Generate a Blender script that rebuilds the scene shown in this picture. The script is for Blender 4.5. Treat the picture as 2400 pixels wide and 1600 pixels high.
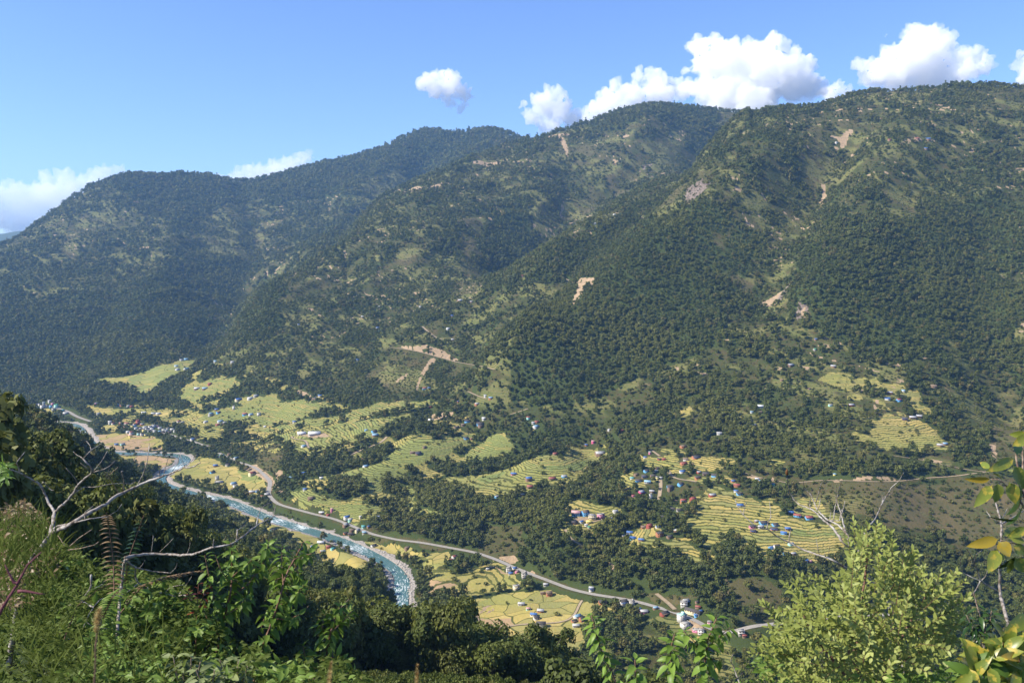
import bpy, bmesh, math, random
import numpy as np
from mathutils import Vector, Matrix

for _o in list(bpy.data.objects): bpy.data.objects.remove(_o)
SC = bpy.context.scene
COL = SC.collection
RND = random.Random(7)
NRND = np.random.default_rng(7)

# ---------------------------------------------------------------- camera, sky, sun, exposure
cam_data = bpy.data.cameras.new('camera')
cam_data.sensor_width = 22.3
cam_data.lens = 22.3 / 2 * 2078.0 / 1200.0
cam_data.clip_start = 0.05
cam_data.clip_end = 60000
cam_data.dof.use_dof = True
cam_data.dof.focus_distance = 14.0
cam_data.dof.aperture_fstop = 9.0
cam = bpy.data.objects.new('camera', cam_data)
cam.location = (0, 0, 450)
cam.rotation_euler = (math.radians(90 - 5.17), 0, 0)
COL.objects.link(cam)
SC.camera = cam

SUN_AZ = math.radians(-106)          # bearing of the sun from straight ahead: behind the left shoulder
SUN_EL = math.radians(41)
world = bpy.data.worlds.new('World')
SC.world = world
world.use_nodes = True
wn = world.node_tree.nodes; wl = world.node_tree.links
sky_tex = wn.new('ShaderNodeTexSky')
sky_tex.sky_type = 'NISHITA'
sky_tex.sun_disc = False
sky_tex.sun_elevation = SUN_EL
sky_tex.sun_rotation = SUN_AZ
sky_tex.altitude = 900
sky_tex.air_density = 1.0
sky_tex.dust_density = 0.6
sky_tex.ozone_density = 2.0
bg = wn['Background']
bg.inputs['Strength'].default_value = 0.1
tint = wn.new('ShaderNodeMix'); tint.data_type = 'RGBA'; tint.blend_type = 'MULTIPLY'; tint.inputs[0].default_value = 1
tint.inputs[7].default_value = (.77, .90, 1.24, 1)               # clean high-altitude air
wl.new(sky_tex.outputs['Color'], tint.inputs[6]); wl.new(tint.outputs[2], bg.inputs['Color'])

sun_data = bpy.data.lights.new('sun', 'SUN')
sun_data.energy = 5.0
sun_data.angle = math.radians(0.53)
sun_data.color = (1.0, 0.93, 0.80)
sun = bpy.data.objects.new('sun', sun_data)
SUN_DIR = Vector((math.sin(SUN_AZ) * math.cos(SUN_EL), math.cos(SUN_AZ) * math.cos(SUN_EL), math.sin(SUN_EL)))
sun.rotation_euler = SUN_DIR.to_track_quat('Z', 'Y').to_euler()
sun.location = (0, 0, 900)
COL.objects.link(sun)

SC.view_settings.view_transform = 'Standard'
SC.view_settings.look = 'None'
SC.view_settings.exposure = 0.88
SC.view_settings.gamma = 1
SC.view_settings.use_curve_mapping = False
SC.render.engine = 'CYCLES'
SC.cycles.max_bounces = 22
SC.cycles.diffuse_bounces = 3
SC.cycles.glossy_bounces = 2
SC.cycles.transmission_bounces = 4
SC.cycles.transparent_max_bounces = 8
SC.cycles.volume_bounces = 20
CLOUD_DENS = .0058
SC.cycles.caustics_reflective = False
SC.cycles.caustics_refractive = False
SC.cycles.use_denoising = True
SC.cycles.denoiser = 'OPENIMAGEDENOISE'
# ---------------------------------------------------------------- survey of the valley
# The place is a Himalayan river valley.  World units are metres: X right, Y ahead, Z up; the river runs
# near Z = 0 and the viewpoint stands on a hillside 450 m above it.
F, PITCH, EYE = 2078.0, math.radians(5.17), 450.0
CP, SP = math.cos(PITCH), math.sin(PITCH)

def ray(u, v):
    """bearing and slope of a sight line"""
    x = (u - 1200.0) / F
    y = -(v - 800.0) / F
    Y = CP + y * SP
    Z = -SP + y * CP
    return math.atan2(x, Y), Z / math.hypot(x, Y)

def hash2(ix, iy, seed):
    h = (ix.astype(np.int64) * 374761393 + iy.astype(np.int64) * 668265263 + seed * 974711) & 0x7fffffff
    h = ((h ^ (h >> 13)) * 1274126177) & 0x7fffffff
    h = h ^ (h >> 16)
    return (h & 0xffff) / 65535.0

def vnoise(x, y, seed=0):
    ix = np.floor(x); iy = np.floor(y)
    fx = x - ix; fy = y - iy
    fx = fx * fx * fx * (fx * (fx * 6 - 15) + 10); fy = fy * fy * fy * (fy * (fy * 6 - 15) + 10)
    a = hash2(ix, iy, seed); b = hash2(ix + 1, iy, seed)
    c = hash2(ix, iy + 1, seed); d = hash2(ix + 1, iy + 1, seed)
    return (a + (b - a) * fx + (c - a) * fy + (a - b - c + d) * fx * fy) * 2 - 1

def fbm(x, y, seed=0, octv=4):
    s = 0; a = 1.0; n = 0
    for k in range(octv):
        s = s + a * vnoise(x + 17.3 * k, y - 9.1 * k, seed + k)
        n += a; a *= 0.5; x = x * 2.03; y = y * 2.03
    return s / n

def sstep(a, b, x):
    t = np.clip((x - a) / (b - a), 0, 1)
    return t * t * (3 - 2 * t)

CT = []                                     # survey points: bearing, log distance, slope
def py(u, v, Y, fall=()):                   # seen at (u, v), Y metres ahead
    th, t = ray(u, v); r = Y / math.cos(th)
    CT.append((th, math.log(r), t))
    for k, dt in fall:
        CT.append((th, math.log(r * k), t - dt))
def pz(u, v, z):                            # seen at (u, v), known height
    th, t = ray(u, v); CT.append((th, math.log((z - EYE) / t), t))
def pr(th, r, t):
    CT.append((math.radians(th), math.log(r), t))

# river bed
for u, v, z in ((-60, 962, 38), (60, 978, 36), (130, 992, 33), (190, 1003, 31), (207, 1030, 27), (252, 1061, 23), (363, 1064, 21), (430, 1070, 20),
                (392, 1106, 17), (421, 1144, 14), (515, 1167, 12), (601, 1203, 10), (687, 1230, 8), (763, 1253, 6), (840, 1282, 5),
                (896, 1310, 4), (949, 1354, 2), (938, 1410, 1), (960, 1475, 0), (1040, 1560, -4), (1200, 1640, -8), (1500, 1680, -12), (2000, 1660, -16), (2500, 1640, -20)):
    pz(u, v, z)
# valley floor, road shelf and benches
for u, v, z in ((560, 1195, 16), (700, 1265, 14), (850, 1330, 11), (1299, 1365, 20), (1116, 1294, 24), (934, 1265, 25), (700, 1194, 27), (620, 1140, 24),
                (520, 1064, 30), (520, 1110, 22), (438, 1031, 34), (330, 1000, 42), (110, 950, 50), (300, 1040, 27), (1250, 1450, 7), (1100, 1400, 8),
                (1000, 1390, 8), (1300, 1520, 2), (1000, 1310, 14), (1150, 1345, 14), (1480, 1407, 22), (1640, 1457, 22), (1720, 1482, 22), (1827, 1460, 24), (1700, 1560, -4), (1500, 1500, 12), (1400, 1600, -4),
                (1300, 1255, 62), (1480, 1290, 60), (1640, 1310, 58), (1830, 1330, 58), (1340, 1205, 73), (1500, 1215, 77), (1700, 1210, 82),
                (1900, 1230, 82), (1500, 1120, 100), (1700, 1120, 108), (1450, 1080, 113), (2050, 1124, 124), (2300, 1108, 126),
                (2200, 1200, 88), (2200, 1300, 56), (2300, 1400, 26), (2300, 1560, -4), (2000, 1400, 34), (2600, 1120, 124), (2600, 1300, 60),
                (1170, 1158, 66), (1290, 1150, 74), (1400, 1050, 108), (1200, 1100, 79), (1150, 1250, 34), (1040, 1210, 42), (770, 1125, 56), (900, 1100, 70),
                (1000, 1050, 93), (1080, 1030, 103), (950, 990, 118), (670, 1040, 66), (750, 1010, 80), (850, 970, 108), (960, 950, 130),
                (560, 990, 60), (650, 960, 85), (720, 935, 114), (230, 895, 92), (340, 915, 78), (440, 850, 148), (180, 935, 70), (700, 1160, 36), (850, 1190, 36), (600, 1060, 34),
                (-150, 930, 60), (250, 965, 52), (400, 985, 46)):
    pz(u, v, z)
# right-hand mountain
for u, v, Y in ((1800, 1000, 1540), (2300, 1000, 1520), (1800, 900, 1690), (2300, 900, 1660), (1800, 800, 1840), (2300, 800, 1800), (1800, 700, 1995), (2300, 700, 1955),
                (1800, 600, 2180), (2300, 600, 2140), (1800, 400, 2640), (2300, 400, 2600), (2050, 300, 2900), (1500, 1000, 1640), (1500, 900, 1770), (1500, 800, 1930),
                (1500, 700, 2120), (1500, 600, 2350), (1300, 980, 1690), (1300, 900, 1820), (1300, 800, 1990), (1300, 700, 2210), (2700, 1000, 1520), (2700, 700, 1950), (2700, 400, 2600), (3200, 700, 1900)):
    py(u, v, Y)
FB = ((1.12, .03), (1.3, .1))
for u, v, Y in ((1745, 262, 3250), (1800, 247, 3250), (1850, 242, 3200), (1930, 238, 3200), (2000, 213, 3200), (2050, 205, 3200),
                (2200, 197, 3200), (2290, 192, 3180), (2400, 192, 3150), (2600, 200, 3150), (2900, 220, 3150), (3300, 240, 3100)):
    py(u, v + 13, Y, FB)
for u, v, Y in ((1600, 392, 2900), (1500, 462, 2760), (1400, 525, 2620), (1300, 605, 2430), (1210, 690, 2210), (1180, 800, 2020), (1172, 890, 1870)):
    py(u, v, Y)
# middle mountain
for u, v, Y in ((1180, 650, 3050), (1300, 565, 3500), (1400, 485, 3850), (1500, 420, 4150), (1600, 360, 4400), (1700, 298, 4650), (1000, 700, 2700), (1000, 800, 2350),
                (1000, 900, 2090), (1100, 850, 2130), (1100, 750, 2430), (1100, 600, 3100), (1100, 500, 3600), (1100, 420, 4150), (1300, 400, 4150), (1300, 480, 3700), (1500, 310, 4500),
                (800, 900, 2220), (800, 800, 2520), (800, 700, 2880), (800, 630, 3140), (650, 900, 2280), (650, 800, 2540), (1180, 950, 1800), (1100, 960, 1850)):
    py(u, v, Y)
for u, v, Y in ((1245, 328, 4800), (1300, 307, 4800), (1400, 274, 4850), (1540, 239, 4900), (1650, 254, 4900), (1730, 262, 4850), (1850, 290, 4850)):
    py(u, v + 6, Y, ((1.1, .02),))
for u, v, Y in ((1100, 388, 4400), (950, 458, 3950), (800, 570, 3400), (650, 690, 2950), (545, 790, 2650)):
    py(u, v, Y)
# far left mountain
for u, v, Y in ((1000, 400, 6000), (900, 440, 5800), (800, 500, 5400), (700, 560, 5000), (600, 632, 4500), (500, 705, 4000), (470, 790, 3200), (400, 800, 3000), (400, 700, 3700), (400, 600, 4500), (420, 500, 5400),
                (200, 830, 2950), (100, 900, 2750), (100, 800, 3200), (200, 700, 3750), (100, 700, 3750), (250, 600, 4500), (100, 610, 4500), (250, 500, 5200), (650, 480, 5600), (800, 430, 5900), (-100, 800, 3100), (-100, 700, 3800), (1150, 340, 6000), (-400, 850, 2900), (-400, 750, 3600)):
    py(u, v, Y)
for u, v, Y in ((-400, 700, 4700), (-200, 650, 5000), (-100, 615, 5100), (0, 575, 5200), (150, 475, 5500), (210, 437, 5600), (300, 403, 5800), (360, 409, 5900), (440, 402, 6000), (505, 412, 6100), (570, 431, 6400), (650, 407, 6500),
                (750, 380, 6500), (870, 352, 6600), (940, 322, 6700), (990, 304, 6700), (1030, 303, 6700), (1080, 311, 6700), (1150, 296, 6600), (1190, 307, 6500), (1245, 331, 6500)):
    py(u, v + 7, Y, ((1.1, .02), (1.3, .08)))
pr(-48, 9000, -.02); pr(-20, 10500, -.01); pr(0, 10500, -.01); pr(25, 10000, -.01); pr(48, 9000, -.02)
# the hillside underfoot and its spur on the left
FN = ((1.12, .035), (1.35, .05))
for u, v, Y in ((-400, 815, 1000), (-150, 905, 1000), (0, 966, 1000), (100, 994, 1000), (190, 1056, 1000), (287, 1104, 960), (363, 1146, 940), (420, 1172, 930), (510, 1216, 920), (571, 1250, 910),
                (653, 1290, 900), (714, 1312, 890), (796, 1342, 880), (867, 1364, 860), (918, 1396, 840), (948, 1476, 790)):
    py(u, v + (14 if u > 250 else 6), Y, FN)
for u, v, Y in ((820, 1475, 690), (700, 1415, 740), (500, 1300, 760), (300, 1180, 780), (100, 1080, 700), (0, 1050, 600), (600, 1400, 480), (760, 1490, 420), (400, 1350, 400), (200, 1200, 420), (0, 1120, 350),
                (600, 1560, 220), (300, 1500, 170), (0, 1300, 150), (-200, 1150, 200), (-300, 980, 600)):
    py(u, v, Y)
for u, v, Y in ((860, 1565, 340), (930, 1572, 330), (1050, 1540, 330), (1150, 1595, 300), (1350, 1650, 290)):
    py(u, v, Y, ((1.15, .02), (1.6, .05)))
for u, v, Y in ((1550, 1730, 260), (1700, 1750, 250), (2100, 1800, 200), (2400, 1800, 200), (2900, 1800, 200)):
    py(u, v, Y, ((1.5, .0),))
for th in (-48, -24, 0, 24, 48):
    k = th / 48.0
    pr(th, 1.5, -1.45); pr(th, 4, -.80 - .06 * k); pr(th, 10, -.60 - .07 * k); pr(th, 40, -.53 - .09 * k); pr(th, 100, -.50 - .10 * k)

CT = np.array(CT)
WL = 0.55
def _dist(a, b):
    d2 = (a[:, None, 0] - b[None, :, 0]) ** 2 + ((a[:, None, 1] - b[None, :, 1]) * WL) ** 2
    return np.sqrt(d2 + 0.022 ** 2)
_n = len(CT)
_A = np.zeros((_n + 3, _n + 3))
_A[:_n, :_n] = _dist(CT, CT)
_A[:_n, _n] = 1; _A[:_n, _n + 1] = CT[:, 0]; _A[:_n, _n + 2] = CT[:, 1]
_A[_n:, :_n] = _A[:_n, _n:].T
_A[:_n, :_n] -= np.eye(_n) * 0.002
_b = np.concatenate([CT[:, 2], [0, 0, 0]])
_W = np.linalg.solve(_A, _b)

# survey net: bearings and distances (close where the valley is seen large)
TH = np.concatenate([np.radians(np.linspace(-50, -31.5, 40, endpoint=False)), np.linspace(math.radians(-31.5), math.radians(31.5), 740), np.radians(np.linspace(31.5, 50, 41))[1:]])
def _logs(a, b, d):
    n = int(math.log(b / a) / d); return np.exp(np.linspace(math.log(a), math.log(b), n, endpoint=False))
RR = np.concatenate([_logs(1.5, 150, .05), _logs(150, 1000, .010), _logs(1000, 2400, .0026), _logs(2400, 7000, .0034), _logs(7000, 10800, .03), [10800.]])
LR = np.log(RR)
# coarse solve, then cubic-smooth resample onto the net
cth = np.linspace(TH[0], TH[-1], 170); cl = np.linspace(LR[0], LR[-1], 360)
_g = np.stack(np.meshgrid(cth, cl, indexing='ij'), -1).reshape(-1, 2)
_t = np.concatenate([_dist(_g[i:i + 6000], CT) @ _W[:_n] + _W[_n] + _W[_n + 1] * _g[i:i + 6000, 0] + _W[_n + 2] * _g[i:i + 6000, 1] for i in range(0, len(_g), 6000)])
CTT = _t.reshape(len(cth), len(cl))
def _cub(a, x0, dx, x, axis):
    n = a.shape[axis]; f = (x - x0) / dx; i = np.clip(np.floor(f).astype(int), 1, n - 3); w = f - i
    ks = (-w * (w - 1) * (w - 2) / 6, (w + 1) * (w - 1) * (w - 2) / 2, -(w + 1) * w * (w - 2) / 2, (w + 1) * w * (w - 1) / 6)
    sh = [1, 1]; sh[axis] = len(x)
    return sum(np.take(a, i + k - 1, axis=axis) * ks[k].reshape(sh) for k in range(4))
TT = _cub(_cub(CTT, cth[0], cth[1] - cth[0], TH, 0), cl[0], cl[1] - cl[0], LR, 1)   # slope of sight to the ground
NT, NR = TT.shape
GX = np.sin(TH)[:, None] * RR[None, :]
GY = np.cos(TH)[:, None] * RR[None, :]
GZ = EYE + TT * RR[None, :]

def sight(u, v):
    """the ground point met by a sight line: x, y, z"""
    th, t0 = ray(u, v)
    f = np.interp(th, TH, np.arange(NT)); i = min(int(f), NT - 2); w = f - i
    col = (GZ[i] * (1 - w) + GZ[i + 1] * w - EYE) / RR
    k = NEAR
    hit = np.nonzero(col[k:] >= t0)[0]
    if len(hit) == 0 or hit[0] == 0:
        j = int(np.argmax(col[k:6 * NR // 6 - 12])) + k; r = RR[j]
    else:
        j = k + hit[0]; q = (t0 - col[j - 1]) / (col[j] - col[j - 1] + 1e-12)
        r = RR[j - 1] + (RR[j] - RR[j - 1]) * min(max(q, 0), 1)
    return r * math.sin(th), r * math.cos(th), ground(r * math.sin(th), r * math.cos(th))
NEAR = int(np.searchsorted(RR, 160))
def gindex(x, y):
    th = np.arctan2(x, y); r = np.hypot(x, y)
    return np.interp(th, TH, np.arange(NT)), np.interp(np.log(np.maximum(r, 1e-3)), LR, np.arange(NR))
def sample(G, x, y):
    a, b = gindex(np.asarray(x, float), np.asarray(y, float))
    i = np.clip(a.astype(int), 0, NT - 2); j = np.clip(b.astype(int), 0, NR - 2); a = a - i; b = b - j
    return G[i, j] * (1 - a) * (1 - b) + G[i + 1, j] * a * (1 - b) + G[i, j + 1] * (1 - a) * b + G[i + 1, j + 1] * a * b
def ground(x, y):
    return float(sample(GZ, x, y))
def resample(pts, d):
    p = np.array(pts, float); s = np.concatenate([[0], np.cumsum(np.hypot(*(p[1:, :2] - p[:-1, :2]).T))])
    q = np.arange(0, s[-1], d)
    return np.stack([np.interp(q, s, p[:, k]) for k in range(p.shape[1])], 1)
def smooth(p, n):
    p = p.copy()
    for _ in range(n):
        p[1:-1] = (p[:-2] + 2 * p[1:-1] + p[2:]) / 4
    return p
def near_line(line, reach):
    """distance of every net point to a polyline, with the value carried along the line (third column on)"""
    D = np.full((NT, NR), 1e9); V = np.zeros((NT, NR))
    for a, b in zip(line[:-1], line[1:]):
        cx, cy = (a[0] + b[0]) / 2, (a[1] + b[1]) / 2; R = reach + math.hypot(b[0] - a[0], b[1] - a[1]) / 2
        th = math.atan2(cx, cy); r = math.hypot(cx, cy); dth = math.asin(min(1, R / r))
        i0, i1 = np.searchsorted(TH, th - dth), np.searchsorted(TH, th + dth); j0, j1 = np.searchsorted(RR, r - R), np.searchsorted(RR, r + R)
        if i1 <= i0 or j1 <= j0: continue
        X = GX[i0:i1, j0:j1]; Y = GY[i0:i1, j0:j1]
        dx, dy = b[0] - a[0], b[1] - a[1]
        s = np.clip(((X - a[0]) * dx + (Y - a[1]) * dy) / (dx * dx + dy * dy + 1e-9), 0, 1)
        d = np.hypot(X - a[0] - s * dx, Y - a[1] - s * dy); m = d < D[i0:i1, j0:j1]
        D[i0:i1, j0:j1][m] = d[m]; V[i0:i1, j0:j1][m] = (a[2] + s * (b[2] - a[2]))[m]
    return D, V

# spurs and gullies: each follows a line seen on the slope; the ground is raised or cut along it
AX = np.array([-.77, .64])                                   # the valley's axis
PA = GX * AX[0] + GY * AX[1]; PB = GX * AX[1] - GY * AX[0]   # along it / up the right-hand slope is -PB
mtn = sstep(130, 330, GZ) * sstep(1400, 1800, RR)[None, :]
near = sstep(1100, 900, RR)[None, :] * sstep(60, 300, RR)[None, :]
for amp, wid, pts in (
        (-55, 110, ((1700, 300), (1560, 420), (1460, 500), (1330, 600), (1240, 660), (1190, 720))),
        (-45, 90, ((1975, 345), (1930, 440), (1890, 520), (1830, 620), (1790, 700))),
        (30, 130, ((1770, 380), (1700, 450), (1560, 620), (1380, 740), (1230, 850))),
        (30, 120, ((2130, 330), (2040, 430), (1950, 600), (1900, 720))),
        (-50, 100, ((1010, 380), (880, 480), (740, 600), (600, 660), (510, 760), (497, 810))),
        (-30, 80, ((1330, 400), (1318, 480), (1310, 560), (1200, 640))),
        (-26, 80, ((560, 440), (600, 520), (600, 600), (560, 680))),
        (22, 110, ((430, 480), (415, 540), (380, 620), (300, 720), (200, 830))),
        (-30, 90, ((340, 620), (260, 720), (200, 820), (170, 880))),
        (20, 90, ((960, 352), (900, 410), (820, 470))),
        (-22, 70, ((1080, 320), (1010, 370), (960, 420))),
        (20, 90, ((1525, 290), (1500, 350), (1420, 440))),
        (-26, 70, ((2330, 520), (2300, 700), (2330, 850), (2380, 960))),
        (-24, 60, ((1230, 880), (1290, 960), (1390, 1030), (1420, 1090), (1380, 1130))),
        (-20, 45, ((1240, 1030), (1150, 1070), (1080, 1105), (960, 1130), (930, 1170), (925, 1220))),
        (-18, 40, ((1130, 1000), (1080, 1055), (1010, 1095), (930, 1125))),
        (-18, 40, ((1000, 965), (920, 1010), (870, 1060), (780, 1090))),
        (-16, 40, ((1560, 1160), (1480, 1200), (1440, 1250), (1400, 1290), (1380, 1330))),
        (-14, 35, ((1240, 1250), (1228, 1290), (1222, 1320)))):
    ln = [sight(*p) for p in pts]
    ln = smooth(resample(ln, 40), 3)
    D, _ = near_line(ln, wid * 2.6)
    GZ += amp * (1.5 if pts[0][1] < 850 else 1.0) * np.exp(-(D / wid) ** 2)
# erosion: ribs running down the slopes, then rougher ground
wx = fbm(GX / 420, GY / 420, 11, 2) * 120
rib = 1 - np.abs(fbm((PA + wx) / 300, (PB + wx) / 1100, 5, 3)) * 2
_tb = np.where((RR > 2500)[None, :], (GZ - EYE) / RR[None, :], -9); _rc = RR[np.argmax(_tb, axis=1)][:, None]
mtn = mtn * (1 - .8 * np.exp(-((RR[None, :] - _rc) / (.10 * _rc)) ** 2))                # crests stay even
GZ += mtn * (rib * 33 + fbm(GX / 210, GY / 210, 21, 4) * 14) * sstep(1500, 2600, RR)[None, :] + mtn * fbm(GX / 60, GY / 60, 31, 3) * 3
GZ += near * (fbm(GX / 120, GY / 120, 41, 3) * 10)
GZ += sstep(1100, 1500, RR)[None, :] * sstep(3000, 2000, RR)[None, :] * sstep(40, 80, GZ) * fbm(GX / 90, GY / 90, 51, 3) * 3.5
# ---------------------------------------------------------------- helpers for materials and objects
def mat(name, col=None, rough=.8, build=None, spec=.2):
    m = bpy.data.materials.new(name); m.use_nodes = True
    nt = m.node_tree; b = nt.nodes['Principled BSDF']
    b.inputs['Roughness'].default_value = rough
    b.inputs['Specular IOR Level'].default_value = spec
    if col is not None: b.inputs['Base Color'].default_value = (*col, 1)
    if build: build(nt, b)
    return m
class NB:
    """short-hand for node trees"""
    def __init__(s, nt): s.nt = nt
    def n(s, t, **kw):
        x = s.nt.nodes.new(t)
        for k, v in kw.items(): setattr(x, k, v)
        return x
    def put(s, sock, v):
        if hasattr(v, 'is_output'): s.nt.links.new(v, sock)
        elif isinstance(v, tuple) and sock.type == 'RGBA' and len(v) == 3: sock.default_value = (*v, 1)
        else: sock.default_value = v
    def math(s, op, a, b=0.0, c=0.0, clamp=False):
        x = s.n('ShaderNodeMath', operation=op, use_clamp=clamp)
        s.put(x.inputs[0], a); s.put(x.inputs[1], b); s.put(x.inputs[2], c); return x.outputs[0]
    def mix(s, f, a, b):
        x = s.n('ShaderNodeMix', data_type='RGBA'); s.put(x.inputs[0], f); s.put(x.inputs[6], a); s.put(x.inputs[7], b); return x.outputs[2]
    def step(s, a, b, x):
        y = s.n('ShaderNodeMapRange', interpolation_type='SMOOTHSTEP'); s.put(y.inputs[0], x); y.inputs[1].default_value = a; y.inputs[2].default_value = b; return y.outputs[0]
    def noise(s, vec, scale, det=3.0, rough=.55, dim='3D'):
        x = s.n('ShaderNodeTexNoise', noise_dimensions=dim); s.put(x.inputs['Vector'], vec); x.inputs['Scale'].default_value = scale
        x.inputs['Detail'].default_value = det; x.inputs['Roughness'].default_value = rough; return x.outputs[0]
    def attr(s, name): return s.n('ShaderNodeAttribute', attribute_name=name).outputs['Fac']
    def pos(s): return s.n('ShaderNodeNewGeometry').outputs['Position']
    def obj(s): return s.n('ShaderNodeTexCoord').outputs['Object']
    def rand(s): return s.n('ShaderNodeObjectInfo').outputs['Random']
    def scale(s, vec, k):
        x = s.n('ShaderNodeMapping'); s.put(x.inputs['Vector'], vec); x.inputs['Scale'].default_value = k; return x.outputs[0]
    def ramp(s, f, stops, const=False):
        x = s.n('ShaderNodeValToRGB'); s.put(x.inputs[0], f); e = x.color_ramp.elements
        if const: x.color_ramp.interpolation = 'CONSTANT'
        while len(e) > 1: e.remove(e[-1])
        e[0].position = stops[0][0]; e[0].color = (*stops[0][1], 1)
        for p, c in stops[1:]:
            y = e.new(p); y.color = (*c, 1)
        return x.outputs[0]
    def bump(s, h, strength, dist):
        x = s.n('ShaderNodeBump'); x.inputs['Strength'].default_value = strength; x.inputs['Distance'].default_value = dist; s.put(x.inputs['Height'], h); return x.outputs[0]

def mesh(name, verts, faces, smooth_=False):
    me = bpy.data.meshes.new(name)
    v = np.asarray(verts, np.float32)
    me.vertices.add(len(v)); me.vertices.foreach_set('co', v.ravel())
    if isinstance(faces, np.ndarray):
        n, k = faces.shape
        me.loops.add(n * k); me.loops.foreach_set('vertex_index', faces.astype(np.int32).ravel())
        me.polygons.add(n); me.polygons.foreach_set('loop_start', np.arange(0, n * k, k, dtype=np.int32))
        me.update(calc_edges=True)
    else:
        me.from_pydata([], [], []) if False else None
        ls = [len(f) for f in faces]; li = [i for f in faces for i in f]
        me.loops.add(len(li)); me.loops.foreach_set('vertex_index', li)
        me.polygons.add(len(ls)); me.polygons.foreach_set('loop_start', np.concatenate([[0], np.cumsum(ls)[:-1]]).astype(np.int32))
        me.update(calc_edges=True)
    if smooth_: me.polygons.foreach_set('use_smooth', [True] * len(me.polygons))
    me.validate()
    return me
def add(name, me, m=None, parent=None, loc=None, rot=None, scale=None):
    o = bpy.data.objects.new(name, me)
    if m is not None and me is not None and len(me.materials) == 0: me.materials.append(m)
    COL.objects.link(o)
    if parent is not None: o.parent = parent
    if loc is not None: o.location = loc
    if rot is not None: o.rotation_euler = rot
    if scale is not None: o.scale = scale if hasattr(scale, '__len__') else (scale,) * 3
    return o
def tag(o, label=None, cat=None, group=None, kind=None):
    if label: o['label'] = label
    if cat: o['category'] = cat
    if group: o['group'] = group
    if kind: o['kind'] = kind
    return o
def fattr(me, name, vals):
    a = me.attributes.new(name, 'FLOAT', 'POINT'); a.data.foreach_set('value', np.asarray(vals, np.float32).ravel())

# ---------------------------------------------------------------- river, roads and tracks cut into the ground
def zline(pts):
    out = []
    for u, v, z in pts:
        th, t = ray(u, v); r = (z - EYE) / t; out.append((r * math.sin(th), r * math.cos(th), z))
    return out
RIVER = smooth(resample(zline(((-60, 962, 38), (60, 978, 36), (130, 992, 33), (172, 992, 32), (191, 1003, 31), (207, 1028, 27), (225, 1050, 25), (262, 1062, 23), (363, 1064, 21), (425, 1066, 20), (438, 1078, 19),
        (421, 1092, 18), (392, 1106, 17), (372, 1120, 16), (385, 1136, 15), (421, 1147, 14), (467, 1161, 13), (515, 1168, 12), (572, 1189, 11), (601, 1203, 10), (639, 1217, 9), (687, 1232, 8), (725, 1243, 7), (763, 1255, 6), (802, 1268, 5.5), (840, 1284, 5),
        (896, 1312, 4), (930, 1335, 3), (946, 1356, 2), (941, 1378, 1.6), (936, 1400, 1.2), (938, 1421, .8), (950, 1445, .4), (957, 1464, 0), (965, 1490, -1), (1040, 1560, -4), (1200, 1640, -8), (1500, 1680, -12)))
        , 12), 6)
river_hw = 13.5 + 2 * np.sin(np.arange(len(RIVER)) / 9.0) + 2 * vnoise(np.arange(len(RIVER)) / 5.0, np.zeros(len(RIVER)), 3)
BASE = GZ.copy()
D, V = near_line(RIVER, 70)
bank = np.where(D < 11.5, V - 2.0, V + .5 + (np.maximum(D, 11.5) - 11.5) * .10)
w = 1 - sstep(26, 52, D)
GZ = GZ * (1 - w) + np.minimum(np.maximum(bank, V - 3), np.maximum(GZ, V + 1.2) if False else bank) * w
GRAVEL = (1 - sstep(16, 23, D + 7 * fbm(GX / 14, GY / 14, 61, 2)))
RIVD = D
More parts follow.
